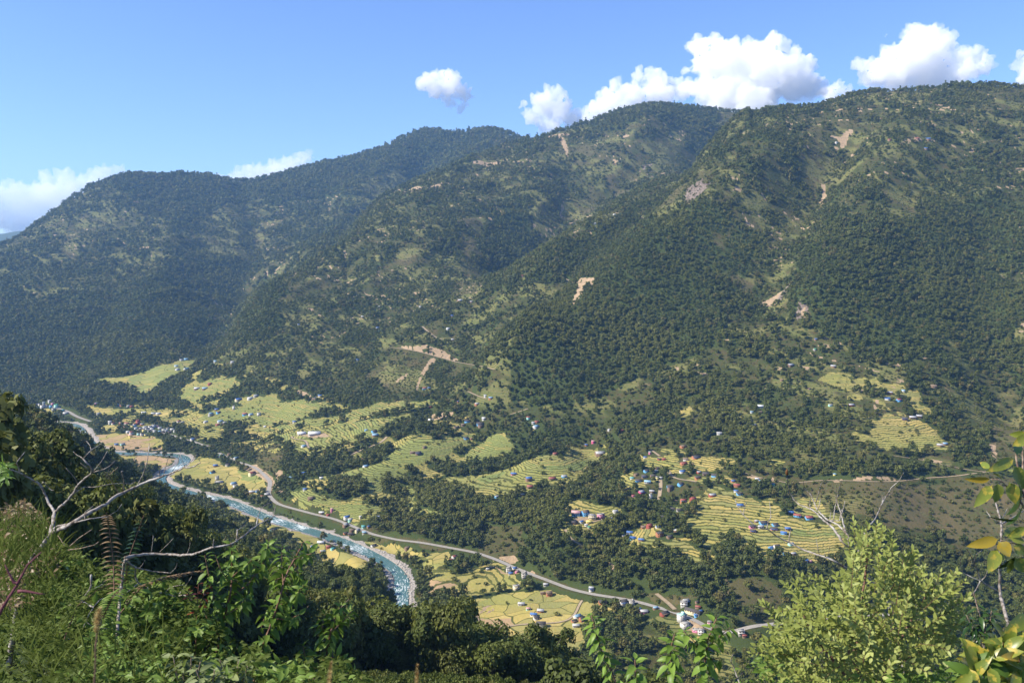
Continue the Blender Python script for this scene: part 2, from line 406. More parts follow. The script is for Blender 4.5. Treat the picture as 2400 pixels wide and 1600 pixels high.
ROADS = {
    'highway': (3.9, ((513, 1061), (553, 1081), (582, 1089), (603, 1098), (620, 1113), (634, 1127), (632, 1142), (628, 1152), (632, 1163), (648, 1179), (668, 1186), (698, 1194), (735, 1204), (783, 1215), (821, 1230), (871, 1251), (934, 1265), (991, 1271), (1049, 1282), (1116, 1294),
                      (1163, 1310), (1202, 1328), (1251, 1347), (1299, 1365), (1337, 1380), (1400, 1394), (1433, 1398), (1486, 1407), (1534, 1420), (1582, 1434), (1620, 1447), (1658, 1469), (1690, 1486), (1713, 1484), (1735, 1473), (1763, 1466), (1827, 1460), (1900, 1452), (1990, 1440), (2120, 1440))),
    'highway.001': (4.0, ((488, 1045), (467, 1041), (463, 1036), (438, 1031), (423, 1026), (400, 1018), (330, 1002))),
    'highway.002': (5.0, ((212, 987), (182, 977), (172, 972), (164, 965), (130, 955), (90, 945))),
    'dirt_track': (1.9, ((1745, 1108), (1780, 1119), (1818, 1125), (1845, 1132), (1880, 1130), (1925, 1124), (1960, 1126), (1985, 1125), (2033, 1128), (2090, 1128), (2119, 1126), (2163, 1120), (2245, 1115), (2277, 1109), (2314, 1106), (2330, 1100))),
    'dirt_track.001': (1.8, ((2318, 1106), (2287, 1104), (2230, 1093), (2172, 1079), (2086, 1066))),
    'dirt_track.002': (2.4, ((1524, 1052), (1547, 1069))),
    'dirt_track.003': (2.8, ((1552, 1092), (1562, 1095), (1568, 1104), (1571, 1115), (1583, 1123), (1614, 1124), (1640, 1130))),
    'dirt_track.004': (2.8, ((1548, 1124), (1550, 1142), (1545, 1157), (1544, 1171))),
    'dirt_track.005': (2.2, ((1325, 1240), (1330, 1260), (1345, 1268), (1361, 1276))),
    'dirt_track.006': (1.8, ((1370, 1228), (1400, 1219), (1430, 1212), (1462, 1206))),
    'dirt_track.007': (3.0, ((1538, 1390), (1548, 1400), (1563, 1407), (1575, 1420), (1588, 1434))),
    'dirt_track.008': (2.4, ((817, 1068), (857, 1049), (886, 1040), (896, 1036), (901, 1028), (910, 1020))),
    'dirt_track.009': (2.6, ((1097, 917), (1108, 922), (1121, 928), (1144, 936))),
    'dirt_track.010': (3.4, ((914, 814), (940, 816), (968, 821), (995, 827), (1021, 835), (1045, 841), (1070, 848), (1129, 858), (1160, 866))),
    'dirt_track.011': (3.0, ((990, 765), (1010, 783), (1030, 795), (1062, 797))),
    'dirt_track.012': (1.6, ((1364, 1406), (1354, 1414), (1355, 1430), (1335, 1455), (1300, 1459), (1260, 1460), (1200, 1463), (1150, 1478), (1135, 1470), (1115, 1442))),
    'dirt_track.013': (2.6, ((2262, 346), (2300, 336), (2349, 325), (2400, 317))),
    'dirt_track.014': (3.0, ((1325, 653), (1340, 660), (1356, 663), (1387, 660))),
    'dirt_track.015': (3.4, ((945, 450), (975, 446), (1005, 440), (1032, 434))),
    'dirt_track.016': (3.4, ((1249, 330), (1290, 322), (1334, 315))),
    'dirt_track.017': (2.4, ((697, 1020), (680, 1023), (690, 1028), (715, 1031), (722, 1040), (718, 1048), (745, 1052))),
    'dirt_track.018': (2.4, ((1192, 972), (1205, 967), (1217, 965), (1240, 956))),
}
ROADLINE = {}
for nm, (hw, pts) in ROADS.items():
    ln = smooth(resample([sight(*p) for p in pts], 8.0), 4 if hw < 4 else 10)
    if len(ln) < 3: continue
    ROADLINE[nm] = (hw, ln)
    D, V = near_line(ln, hw + 16)
    w = 1 - sstep(hw + 1.2, hw + 7, D)
    GZ = GZ * (1 - w) + (V - .35) * w
    del w
HWYD = np.minimum.reduce([near_line(ROADLINE[k][1], 40)[0] for k in ROADLINE if k.startswith('highway')])
ROADD = np.full((NT, NR), 1e9)
for hw, ln in ROADLINE.values():
    ROADD = np.minimum(ROADD, near_line(ln, 40)[0] - hw)

# ---------------------------------------------------------------- what covers the ground (plan polygons)
WX = GX + fbm(GX / 26, GY / 26, 71, 3) * 9 * np.clip(RR / 1400, .5, 3)[None, :]
WY = GY + fbm(GX / 26, GY / 26, 81, 3) * 9 * np.clip(RR / 1400, .5, 3)[None, :]
def poly_mask(pts, tight=False):
    q = np.array([sight(*p)[:2] for p in pts])
    X, Y = (GX, GY) if tight else (WX, WY)
    th = np.arctan2(q[:, 0], q[:, 1]); r = np.hypot(q[:, 0], q[:, 1])
    i0, i1 = max(np.searchsorted(TH, th.min()) - 12, 0), np.searchsorted(TH, th.max()) + 12
    j0, j1 = max(np.searchsorted(RR, r.min() * .97), 0), np.searchsorted(RR, r.max() * 1.03)
    x = X[i0:i1, j0:j1]; y = Y[i0:i1, j0:j1]; inside = np.zeros(x.shape, bool)
    for (x0, y0), (x1, y1) in zip(q, np.roll(q, -1, 0)):
        if y0 == y1: continue
        c = ((y0 > y) != (y1 > y)) & (x < (x1 - x0) * (y - y0) / (y1 - y0) + x0)
        inside ^= c
    return (slice(i0, i1), slice(j0, j1)), inside
FIELD = np.zeros((NT, NR)); FLAT = np.zeros((NT, NR)); OPEN = np.zeros((NT, NR)); BARE = np.zeros((NT, NR)); BROWN = np.zeros((NT, NR)); HARV = np.zeros((NT, NR)); SPARSE = np.zeros((NT, NR)); GREENF = np.zeros((NT, NR)); ROCK = np.zeros((NT, NR))
def paint(G, pts, val=1.0, tight=False):
    s, m = poly_mask(pts, tight); G[s] = np.where(m, np.maximum(G[s], val), G[s])
TERR = (                                                             # stepped paddies
    ((1010, 1347), (1039, 1343), (1106, 1345), (1150, 1328), (1183, 1337), (1211, 1354), (1240, 1368), (1230, 1377), (1198, 1383), (1144, 1383), (1087, 1398), (1030, 1398), (991, 1398)),
    ((425, 923), (457, 900), (507, 888), (553, 883), (549, 907), (496, 923), (457, 948), (438, 927)),
    ((461, 982), (505, 957), (563, 951), (639, 928), (725, 942), (792, 949), (725, 976), (687, 988), (591, 992), (534, 995), (507, 1003)),
    ((568, 1005), (649, 997), (725, 984), (798, 974), (773, 992), (687, 1003), (610, 1009)),
    ((645, 1018), (697, 1013), (754, 1005), (802, 993), (857, 984), (924, 976), (987, 957), (972, 969), (924, 993), (896, 1016), (873, 1032), (800, 1041), (783, 1053), (706, 1062), (668, 1043)),
    ((806, 972), (857, 953), (892, 946), (1010, 936), (1010, 953), (982, 957), (934, 965), (877, 972), (819, 984)),
    ((750, 1120), (800, 1106), (848, 1097), (886, 1085), (919, 1058), (972, 1028), (991, 1016), (1018, 1024), (1020, 1036), (1068, 1024), (1125, 1016), (1106, 1041), (1068, 1057), (1039, 1080), (972, 1089), (953, 1114), (907, 1118), (892, 1148), (867, 1148), (854, 1127), (800, 1125)),
    ((1100, 1055), (1144, 1024), (1173, 1020), (1209, 1041), (1192, 1053), (1163, 1076), (1135, 1081), (1087, 1076)),
    ((1016, 1129), (1116, 1115), (1175, 1102), (1250, 1073), (1317, 1071), (1342, 1050), (1399, 1054), (1422, 1073), (1393, 1092), (1365, 1107), (1351, 1123), (1307, 1142), (1250, 1140), (1248, 1157), (1163, 1163), (1114, 1165), (1104, 1154), (1083, 1138), (1049, 1136)),
    ((1395, 1034), (1432, 1044), (1436, 1050), (1405, 1046)),
    ((953, 1136), (974, 1157), (968, 1176), (991, 1192), (1039, 1207), (1028, 1220), (991, 1215), (953, 1203), (943, 1173), (945, 1148)),
    ((679, 1150), (744, 1155), (802, 1176), (848, 1182), (901, 1186), (877, 1219), (838, 1222), (792, 1207), (706, 1184)),
    ((1325, 1184), (1349, 1172), (1403, 1180), (1460, 1192), (1462, 1211), (1413, 1228), (1384, 1251), (1336, 1253), (1311, 1251), (1332, 1226), (1334, 1195)),
    ((1449, 1127), (1457, 1111), (1480, 1109), (1512, 1140), (1480, 1146), (1455, 1140)), ((1485, 1075), (1505, 1063), (1530, 1085), (1525, 1095)),
    ((1487, 1243), (1495, 1211), (1548, 1241), (1518, 1259), (1613, 1276), (1680, 1306), (1652, 1314), (1575, 1302), (1537, 1289), (1480, 1278), (1468, 1264)),
    ((1606, 1218), (1633, 1209), (1633, 1161), (1671, 1142), (1688, 1140), (1736, 1165), (1822, 1184), (1841, 1195), (1832, 1209), (1918, 1222), (1985, 1241), (1985, 1304), (1947, 1318), (1889, 1312), (1822, 1301), (1795, 1304), (1765, 1287), (1717, 1251), (1688, 1276), (1650, 1308), (1652, 1270), (1623, 1241)),
    ((1790, 1304), (1760, 1322), (1742, 1333), (1738, 1330), (1765, 1305)),
    ((1650, 1068), (1719, 1076), (1715, 1097), (1650, 1106), (1620, 1100), (1612, 1070)),
    ((2011, 1039), (2067, 984), (2086, 969), (2172, 992), (2210, 1034), (2134, 1045), (2086, 1053)),
    ((1918, 888), (1946, 875), (1985, 879), (2004, 902), (1994, 921), (1975, 907)),
    ((1581, 969), (1623, 953), (1629, 965), (1613, 976)), ((1800, 1075), (1835, 1078), (1825, 1100), (1805, 1092)),
    ((530, 1040), (590, 1030), (600, 1040), (540, 1046)))
LEVEL = (                                                            # paddies on the valley floor
    ((1085, 1425), (1150, 1395), (1240, 1385), (1290, 1385), (1350, 1405), (1395, 1415), (1440, 1425), (1400, 1440), (1370, 1465), (1375, 1500), (1330, 1545), (1270, 1560), (1200, 1560), (1150, 1510), (1100, 1490)),
    ((842, 1265), (877, 1266), (934, 1276), (963, 1286), (1010, 1295), (1058, 1291), (1054, 1314), (1010, 1335), (1001, 1310), (982, 1303), (934, 1303), (896, 1291)),
    ((490, 1178), (560, 1188), (620, 1215), (680, 1236), (740, 1259), (800, 1290), (850, 1306), (870, 1328), (850, 1345), (800, 1342), (740, 1302), (700, 1277), (640, 1247), (560, 1217)),
    ((471, 1070), (515, 1080), (553, 1097), (591, 1112), (626, 1122), (630, 1141), (610, 1156), (591, 1166), (572, 1156), (515, 1148), (438, 1127), (400, 1118), (410, 1104), (448, 1083)),
    ((264, 1067), (335, 1068), (392, 1072), (413, 1076), (400, 1089), (363, 1101), (325, 1095), (287, 1081)),
    ((235, 1016), (287, 1015), (344, 1022), (381, 1034), (383, 1053), (335, 1055), (268, 1056), (224, 1047), (226, 1028)),
    ((197, 953), (249, 957), (325, 957), (306, 969), (258, 977), (230, 972)), ((237, 995), (283, 999), (268, 1011), (239, 1009)), ((321, 969), (402, 963), (394, 974), (325, 976)),
    ((212, 892), (277, 886), (325, 875), (383, 856), (440, 842), (470, 838), (450, 861), (421, 881), (360, 915), (340, 928), (321, 923), (306, 909), (249, 900)),
    ((1165, 1316), (1150, 1304), (1170, 1308)), ((1600, 1490), (1650, 1490), (1650, 1510), (1600, 1520)), ((1640, 1565), (1680, 1560), (1690, 1580), (1640, 1590)), ((90, 958), (130, 962), (120, 970), (95, 966)))
for p in TERR: paint(FIELD, p)
for p in LEVEL:
    paint(FIELD, p); paint(FLAT, p)
for p in (LEVEL[5], LEVEL[4], ((950, 1350), (1045, 1345), (1120, 1345), (1085, 1365), (1020, 1395)), ((1130, 1335), (1160, 1325), (1190, 1345), (1150, 1350)), ((920, 1300), (965, 1300), (960, 1310), (930, 1312)), ((1120, 1450), (1190, 1448), (1200, 1470), (1150, 1480))):
    paint(HARV, p)
for p in (((1250, 1085), (1330, 1090), (1380, 1080), (1370, 1105), (1290, 1100)), ((1860, 1235), (1985, 1250), (1985, 1262), (1860, 1255)), ((1120, 1120), (1180, 1105), (1160, 1130), (1120, 1140)), ((1570, 1180), (1620, 1185), (1600, 1195), (1565, 1190)), ((560, 1100), (620, 1120), (600, 1130), (560, 1125))):
    paint(GREENF, p)
for k_ in (1, 2, 3, 4, 5, 6, 7, 10, 11): paint(GREENF, TERR[k_], .75)
paint(GREENF, LEVEL[9], .6); paint(GREENF, TERR[8], .35)
for p in (((1120, 1225), (1220, 1235), (1232, 1290), (1185, 1312), (1120, 1296)), ((1700, 1370), (1790, 1350), (1830, 1380), (1830, 1450), (1740, 1460)), ((1145, 870), (1250, 855), (1225, 890), (1185, 908), (1150, 900))): paint(OPEN, p, .62)
for p in (((1860, 1130), (1960, 1130), (2080, 1130), (2250, 1118), (2420, 1118), (2420, 1290), (2300, 1290), (2200, 1250), (2080, 1225), (1960, 1205), (1880, 1175)),
          ((1668, 1399), (1706, 1345), (1712, 1376), (1687, 1415)), 
          ((590, 1045), (640, 1030), (662, 1060), (645, 1112), (610, 1105)), ((378, 1225), (410, 1218), (414, 1236), (385, 1245)), ((1480, 1395), (1640, 1400), (1600, 1420), (1530, 1412)), ((860, 1260), (1050, 1284), (1040, 1292), (880, 1266)),
          ((1405, 414), (1459, 392), (1495, 410), (1500, 445), (1437, 452)), ((1325, 477), (1396, 463), (1379, 521), (1334, 530)), ((1079, 512), (1129, 495), (1133, 602), (1129, 691), (1057, 695), (1079, 602)),
          ((120, 604), (201, 501), (223, 514), (196, 577), (152, 640)), ((580, 541), (625, 550), (634, 639), (598, 586)), ((1829, 391), (1910, 355), (1936, 406), (1905, 488), (1869, 447)), ((1604, 416), (1655, 401), (1645, 447), (1604, 477)),
          ((2063, 447), (2155, 452), (2134, 508), (2080, 490)), ((1767, 574), (1803, 580), (1808, 612), (1780, 600)), ((1706, 646), (1767, 651), (1757, 687), (1720, 670)), ((1548, 778), (1578, 738), (1570, 770), (1552, 785)), ((2266, 872), (2340, 862), (2395, 900), (2390, 935), (2290, 900)),
          ((2290, 985), (2400, 960), (2400, 1085), (2330, 1085), (2318, 1015)), ((860, 880), (930, 812), (1010, 840), (1000, 880), (950, 930), (880, 900)), ((1500, 330), (1620, 320), (1600, 370), (1480, 390)), ((960, 560), (1010, 520), (980, 600), (900, 680), (880, 650)), ((1880, 705), (1900, 760), (1850, 780)), ((2060, 860), (2120, 870), (2110, 900), (2065, 890)), ((820, 1010), (800, 1060), (860, 1075), (830, 1085)), ((1660, 540), (1720, 530), (1690, 590))):
    paint(OPEN, p)
for p in (((2080, 1150), (2280, 1130), (2420, 1130), (2420, 1260), (2300, 1250), (2150, 1230)), ((1405, 414), (1459, 392), (1495, 410), (1500, 445), (1437, 452)), ((1079, 512), (1129, 495), (1133, 602), (1129, 691), (1057, 695), (1079, 602)), ((120, 604), (201, 501), (223, 514), (196, 577), (152, 640)),
          ((580, 541), (625, 550), (634, 639), (598, 586)), ((1829, 391), (1910, 355), (1936, 406), (1905, 488), (1869, 447)), ((2266, 872), (2340, 862), (2395, 900), (2390, 935), (2290, 900)), ((2290, 985), (2400, 960), (2400, 1085), (2330, 1085), (2318, 1015)), ((1604, 416), (1655, 401), (1645, 447), (1604, 477)), ((1706, 646), (1767, 651), (1757, 687), (1720, 670)), ((870, 890), (900, 850), (930, 900), (900, 905)), ((960, 560), (1010, 520), (980, 600), (900, 680), (880, 650)), ((2060, 860), (2120, 870), (2110, 900), (2065, 890)), ((2063, 447), (2155, 452), (2134, 508), (2080, 490))):
    paint(BROWN, p)
for p, s in ((((1640, 880), (1900, 820), (2260, 880), (2310, 1000), (2210, 1110), (1700, 1110), (1600, 1000)), .5), (((1980, 250), (2420, 230), (2420, 480), (2150, 525), (2040, 450), (1930, 330)), .55), (((1040, 370), (1300, 320), (1420, 400), (1250, 460), (1100, 460)), .5),
             (((560, 620), (800, 560), (1000, 480), (1160, 700), (1010, 800), (700, 900), (580, 800)), .55), (((270, 430), (400, 430), (490, 560), (400, 690), (220, 650), (290, 520)), .55), (((1140, 680), (1350, 720), (1200, 850), (1050, 790)), .4), (((1640, 330), (1800, 300), (1900, 340), (1800, 420), (1600, 400)), .5),
             (((1300, 900), (1560, 900), (1700, 1100), (1300, 1040), (1180, 960)), .25), (((1420, 480), (1540, 450), (1500, 540), (1400, 570)), .5), (((1450, 1060), (1720, 1060), (1900, 1130), (1850, 1180), (1700, 1150), (1480, 1180)), .45), (((1400, 1480), (1560, 1440), (1720, 1520), (1720, 1640), (1400, 1640)), .55), (((0, 700), (160, 640), (120, 860), (0, 880)), .3), (((640, 1180), (900, 1190), (1010, 1260), (850, 1240)), .4), (((960, 1290), (1200, 1330), (1100, 1400), (980, 1390)), .5), (((980, 960), (1200, 960), (1250, 1000), (1000, 1010)), .3), (((660, 1000), (800, 1055), (700, 1070)), .5), (((1350, 250), (1750, 250), (1650, 400), (1350, 330)), .3), (((1850, 1160), (2400, 1240), (2400, 1320), (1900, 1240)), .5)):
    paint(SPARSE, p, s)
for p in (((930, 812), (968, 813), (1000, 808), (1040, 822), (1075, 843), (1062, 847), (1025, 836), (1000, 828), (965, 821)), ((1012, 838), (1024, 842), (1000, 868), (986, 892), (978, 916), (974, 912), (984, 880), (1000, 852)), ((948, 877), (958, 874), (944, 890), (928, 898), (932, 888)), ((1322, 645), (1360, 652), (1394, 650), (1390, 668), (1356, 670), (1328, 660)), ((1354, 670), (1372, 666), (1362, 692), (1340, 720), (1346, 694)),
          ((1961, 330), (1984, 306), (2006, 300), (1992, 318), (1980, 346), (1966, 350), (1970, 334)), ((1926, 432), (1936, 430), (1936, 460), (1922, 490), (1914, 492), (1926, 462)), ((1308, 318), (1318, 316), (1332, 350), (1330, 376), (1322, 352)), ((1316, 472), (1322, 472), (1318, 512), (1312, 514)), ((940, 448), (1000, 438), (1036, 430), (1034, 438), (980, 448), (945, 455)), ((1104, 378), (1180, 375), (1178, 383), (1106, 384)), ((1246, 328), (1336, 312), (1336, 319), (1250, 333)),
          ((1004, 978), (1030, 962), (1062, 966), (1060, 974), (1020, 984)), ((690, 912), (704, 914), (722, 922), (736, 930), (734, 938), (716, 930), (700, 924)), ((2046, 940), (2058, 936), (2064, 956), (2050, 960)), ((2320, 1040), (2332, 1036), (2338, 1076), (2324, 1082)), ((1424, 1316), (1432, 1318), (1444, 1330), (1440, 1340), (1432, 1332)), ((1750, 1118), (1780, 1114), (1820, 1120), (1825, 1128), (1780, 1124)), ((1950, 1120), (1975, 1121), (1970, 1130), (1952, 1131)), ((2000, 1123), (2100, 1122), (2100, 1127), (2000, 1127)), ((2140, 1070), (2200, 1078), (2215, 1084), (2160, 1079)),
          ((545, 1078), (600, 1088), (640, 1120), (650, 1138), (668, 1150), (660, 1154), (640, 1142), (632, 1158), (622, 1152), (628, 1132), (610, 1118), (570, 1098)), ((645, 1104), (662, 1100), (664, 1126), (650, 1128)), ((1165, 1305), (1205, 1300), (1215, 1312), (1200, 1322)), ((1242, 1338), (1252, 1336), (1254, 1344), (1244, 1344)), ((1085, 1425), (1150, 1418), (1160, 1428), (1120, 1448), (1095, 1442)), ((1600, 1460), (1640, 1450), (1650, 1480), (1600, 1475)), ((700, 1020), (760, 1014), (775, 1022), (720, 1026)), ((1345, 1212), (1380, 1212), (1376, 1222), (1345, 1222)), ((2106, 333), (2190, 326), (2190, 330), (2110, 338)), ((2200, 252), (2225, 250), (2222, 260), (2204, 260)), ((1780, 712), (1820, 690), (1835, 680), (1815, 715)), ((1875, 735), (1890, 712), (1888, 740), (1880, 748)), ((310, 470), (370, 466), (372, 470), (312, 474)), ((320, 580), (350, 576), (350, 586), (325, 586))):
    paint(BARE, p, tight=True)
for p in (((1604, 450), (1645, 420), (1660, 432), (1620, 480), (1606, 478)), ((1818, 702), (1849, 664), (1850, 680), (1826, 712)), ((1862, 735), (1880, 695), (1892, 712), (1884, 745), (1876, 750)), ((1500, 395), (1530, 380), (1520, 400)), ((910, 340), (920, 336), (916, 345))):
    paint(ROCK, p)
DENSEZ = np.zeros((NT, NR)); WX0, WY0 = WX, WY
WX = WX0 + mtn * fbm(GX / 330, GY / 330, 211, 4) * 190; WY = WY0 + mtn * fbm(GX / 330, GY / 330, 221, 4) * 190
for p in (((1180, 880), (1190, 740), (1320, 620), (1480, 560), (1640, 500), (1760, 560), (1700, 640), (1740, 760), (1650, 850), (1500, 900), (1300, 960), (1190, 950)), ((1940, 520), (2080, 530), (2180, 510), (2420, 490), (2420, 850), (2250, 850), (2000, 820), (1900, 740), (1890, 620)),
          ((0, 740), (180, 690), (240, 700), (420, 600), (590, 620), (520, 720), (490, 830), (230, 850), (140, 880), (0, 860)), ((520, 830), (560, 720), (640, 670), (720, 690), (690, 760), (600, 800)), ((240, 440), (300, 404), (560, 435), (640, 440), (560, 480), (420, 520), (330, 460)), ((760, 390), (960, 310), (1180, 305), (1130, 360), (980, 420), (760, 470), (640, 500), (600, 440)), ((1400, 275), (1540, 240), (1660, 258), (1700, 280), (1600, 300), (1440, 310)), ((1270, 640), (1400, 530), (1500, 480), (1560, 500), (1420, 640), (1300, 700)), ((1040, 560), (1250, 480), (1320, 560), (1200, 660)), ((0, 880), (200, 860), (330, 930), (190, 950), (60, 940)), ((560, 1010), (700, 1050), (720, 1120), (640, 1080)), ((940, 1110), (1010, 1130), (1290, 1160), (1300, 1240), (1100, 1220), (1050, 1180), (960, 1200)), ((1240, 1160), (1420, 1130), (1330, 1240), (1240, 1300)), ((1230, 1280), (1420, 1260), (1800, 1330), (1980, 1330), (1990, 1380), (1700, 1350), (1500, 1400), (1250, 1330))):
    paint(DENSEZ, p)
WX, WY = WX0, WY0
SPARSE = np.where(DENSEZ > .5, .05, np.maximum(SPARSE, .53 * (sstep(100, 160, GZ) * sstep(1200, 1500, RR)[None, :])))
for p in (((200, 940), (420, 935), (620, 960), (650, 1010), (480, 1035), (390, 1005), (230, 1000)), ((431, 880), (560, 860), (660, 920), (620, 960), (480, 1000), (400, 930)), ((430, 870), (520, 880), (700, 900), (830, 960), (1010, 930), (1050, 960), (1260, 1010), (1250, 1060), (1140, 1100), (1040, 1110), (960, 1150), (900, 1200), (680, 1190), (690, 1070), (560, 1040), (440, 1010), (400, 930)), ((1470, 1050), (1720, 1060), (1800, 1120), (1880, 1160), (1850, 1200), (1640, 1200), (1500, 1200)), ((985, 1300), (1180, 1320), (1330, 1400), (1240, 1410), (1090, 1430), (960, 1400)), ((1990, 880), (2150, 900), (2230, 1050), (2000, 1060)), ((620, 1005), (640, 950), (780, 940), (760, 1000)), ((1630, 1150), (1900, 1160), (1990, 1240), (1960, 1330), (1640, 1310), (1480, 1250))):
    GT = {430: .25, 431: .10, 200: .02, 1470: .30, 1630: .20}.get(p[0][0], .16)
    sl, m_ = poly_mask(p); gate = fbm(PA[sl] / 75, PB[sl] / 34, 231, 3) + .5 * vnoise(GX[sl] / 19, GY[sl] / 19, 232)
    FIELD[sl] = np.where(m_ & (gate > GT), np.maximum(FIELD[sl], sstep(GT, GT + .1, gate)), FIELD[sl])
farm = (SPARSE > .50) * sstep(150, 260, GZ) * (DENSEZ < .5)
BARE = np.maximum(BARE, .9 * farm * (fbm(PA / 26, PB / 10, 261, 2) > .50) * (fbm(GX / 240, GY / 240, 262, 2) > .12))
BARE *= (sstep(-.55, -.15, fbm(GX / 7, GY / 16, 91, 2)))
edge = fbm(GX / 55, GY / 55, 191, 4); fine = fbm(GX / 17, GY / 17, 192, 3)
up = sstep(1350, 1700, RR)[None, :] * sstep(120, 220, GZ)
OPEN *= 1 - up * (1 - sstep(-.35, .30, edge + .5 * fine)) * .9
FIELD *= (1 - sstep(4, -2, ROADD)) * (1 - GRAVEL); OPEN *= 1 - FIELD
# terraced strips also climb the farmed slopes, in broken patches
mosaic = sstep(.08, .2, fbm(PA / 90, PB / 45, 131, 3)) * sstep(.45, .54, SPARSE) * (1 - FIELD)
patch = sstep(.10, .30, fbm((PA + wx) / 140, PB / 320, 141, 3) + .25 * (SPARSE) - .10) * (1 - FIELD)
OPEN = np.maximum(OPEN, patch * (mtn > .2) * .75 * sstep(.1, .5, SPARSE) * sstep(-.35, .25, fbm(GX / 28, GY / 28, 145, 3)))
TZ = BASE + fbm(GX / 60, GY / 60, 151, 3) * 3.2                       # level that the paddies step by
STEP = 1.9
q = TZ / STEP; qf = q - np.floor(q)
stair = (np.floor(q) + sstep(.72, 1.0, qf)) * STEP - TZ + .4 * STEP
tm = FIELD * (1 - FLAT) * sstep(3, 8, ROADD)
GZ += tm * stair * .8
GZ += FLAT * FIELD * 0 + (OPEN + SPARSE) * 0

# trees keep off fields, water, roads and bare ground
DENS = 1 - np.clip(FIELD + GRAVEL + (ROADD < 3) + BARE + ROCK * .8, 0, 1)
DENS *= 1 - OPEN * .93 + 0
DENS *= 1 - np.clip(SPARSE * sstep(-.30, .22, fbm(GX / 42, GY / 42, 161, 4)) * 1.55, 0, .97)
DENS = np.clip(DENS, 0, 1)

# ---------------------------------------------------------------- the ground mesh
idx = np.arange(NT * NR).reshape(NT, NR)
quads = np.stack([idx[:-1, :-1], idx[1:, :-1], idx[1:, 1:], idx[:-1, 1:]], -1).reshape(-1, 4)[:, ::-1]
gm = mesh('terrain', np.stack([GX, GY, GZ], -1).reshape(-1, 3), quads, True)
for nm, G in (('field', FIELD), ('level', FLAT), ('open', OPEN), ('bare', BARE), ('brown', BROWN), ('harvest', HARV), ('greenf', GREENF), ('rock', ROCK), ('gravel', GRAVEL), ('tz', TZ), ('mosaic', mosaic), ('dens', DENS)):
    fattr(gm, nm, G)
def terrain_mat(nt, b):
    s = NB(nt); P = s.pos()
    n1 = s.noise(P, .004, 4); n2 = s.noise(P, .03, 4); n3 = s.noise(P, .15, 4); n4 = s.noise(P, .011, 3)
    floor = s.mix(s.step(.40, .62, n2), (.046, .052, .017), (.078, .064, .028))
    floor = s.mix(s.step(.40, .66, n3), floor, (.054, .068, .021))
    floor = s.mix(s.step(.5, .9, s.attr('dens')), floor, (.046, .062, .019))
    grass = s.mix(s.step(.38, .66, n2), (.058, .060, .021), (.096, .074, .034))
    grass = s.mix(s.step(.45, .75, n3), grass, (.075, .092, .030))
    brown = s.mix(s.step(.35, .65, n2), (.118, .092, .044), (.088, .080, .036))
    brown = s.mix(s.math('MULTIPLY', s.step(.55, .68, n3), .8), brown, (.06, .07, .03))
    opn = s.mix(s.math('MAXIMUM', s.math('MULTIPLY', s.attr('brown'), s.step(.34, .56, n4)), s.math('MULTIPLY', s.step(.44, .60, n1), .85)), grass, brown)
    c = s.mix(s.attr('open'), floor, opn)
    # paddies: each step is a field with a grassy bank at its edge
    tz = s.attr('tz'); wob = s.math('MULTIPLY', s.math('SUBTRACT', n3, .5), 1.2)
    q = s.math('DIVIDE', s.math('ADD', tz, wob), STEP); fr = s.math('FRACT', q); fl = s.math('FLOOR', q)
    sx = s.n('ShaderNodeSeparateXYZ'); s.put(sx.inputs[0], P)
    along = s.math('ADD', s.math('MULTIPLY', sx.outputs[0], .016), s.math('MULTIPLY', n4, 3.0))
    al = s.math('ADD', along, s.math('MULTIPLY', fl, 13.37))
    wnz = s.n('ShaderNodeTexWhiteNoise', noise_dimensions='2D'); cx = s.n('ShaderNodeCombineXYZ')
    s.put(cx.inputs[0], fl); s.put(cx.inputs[1], s.math('FLOOR', al)); s.put(wnz.inputs['Vector'], cx.outputs[0])
    bankw = s.math('MAXIMUM', s.step(.66, .75, fr), s.step(.035, .02, s.math('FRACT', al)))
    vor = s.n('ShaderNodeTexVoronoi', voronoi_dimensions='2D', feature='F1'); warp = s.n('ShaderNodeVectorMath', operation='ADD')
    nzv = s.n('ShaderNodeTexNoise'); s.put(nzv.inputs['Vector'], P); nzv.inputs['Scale'].default_value = .012; nzv.inputs['Detail'].default_value = 2
    nsc = s.n('ShaderNodeVectorMath', operation='SCALE'); s.put(nsc.inputs[0], nzv.outputs['Color']); nsc.inputs['Scale'].default_value = 70
    s.put(warp.inputs[0], P); s.put(warp.inputs[1], nsc.outputs[0])
    wv = s.scale(warp.outputs[0], (.028, .046, 0))
    s.put(vor.inputs['Vector'], wv); vor.inputs['Scale'].default_value = 1
    vd = s.n('ShaderNodeTexVoronoi', voronoi_dimensions='2D', feature='DISTANCE_TO_EDGE'); s.put(vd.inputs['Vector'], wv); vd.inputs['Scale'].default_value = 1
    lev = s.attr('level')
    cell = s.n('ShaderNodeMix', data_type='FLOAT'); s.put(cell.inputs[0], lev); s.put(cell.inputs[2], wnz.outputs[0]); s.put(cell.inputs[3], s.n('ShaderNodeSeparateColor').outputs[0])
    sc = cell.inputs[3].links[0].from_node; s.put(sc.inputs[0], vor.outputs['Color'])
    bank = s.n('ShaderNodeMix', data_type='FLOAT'); s.put(bank.inputs[0], lev); s.put(bank.inputs[2], bankw); s.put(bank.inputs[3], s.math('SUBTRACT', 1.0, s.step(.015, .032, vd.outputs[0])))
    cellf = cell.outputs[0]; bankf = bank.outputs[0]
    crop = s.ramp(cellf, ((0, (.27, .215, .075)), (.22, (.34, .262, .080)), (.45, (.235, .205, .070)), (.62, (.37, .280, .100)), (.80, (.19, .185, .066)), (1, (.30, .22, .100))), True)
    crop = s.mix(s.step(.35, .75, n1), crop, (.25, .215, .068))
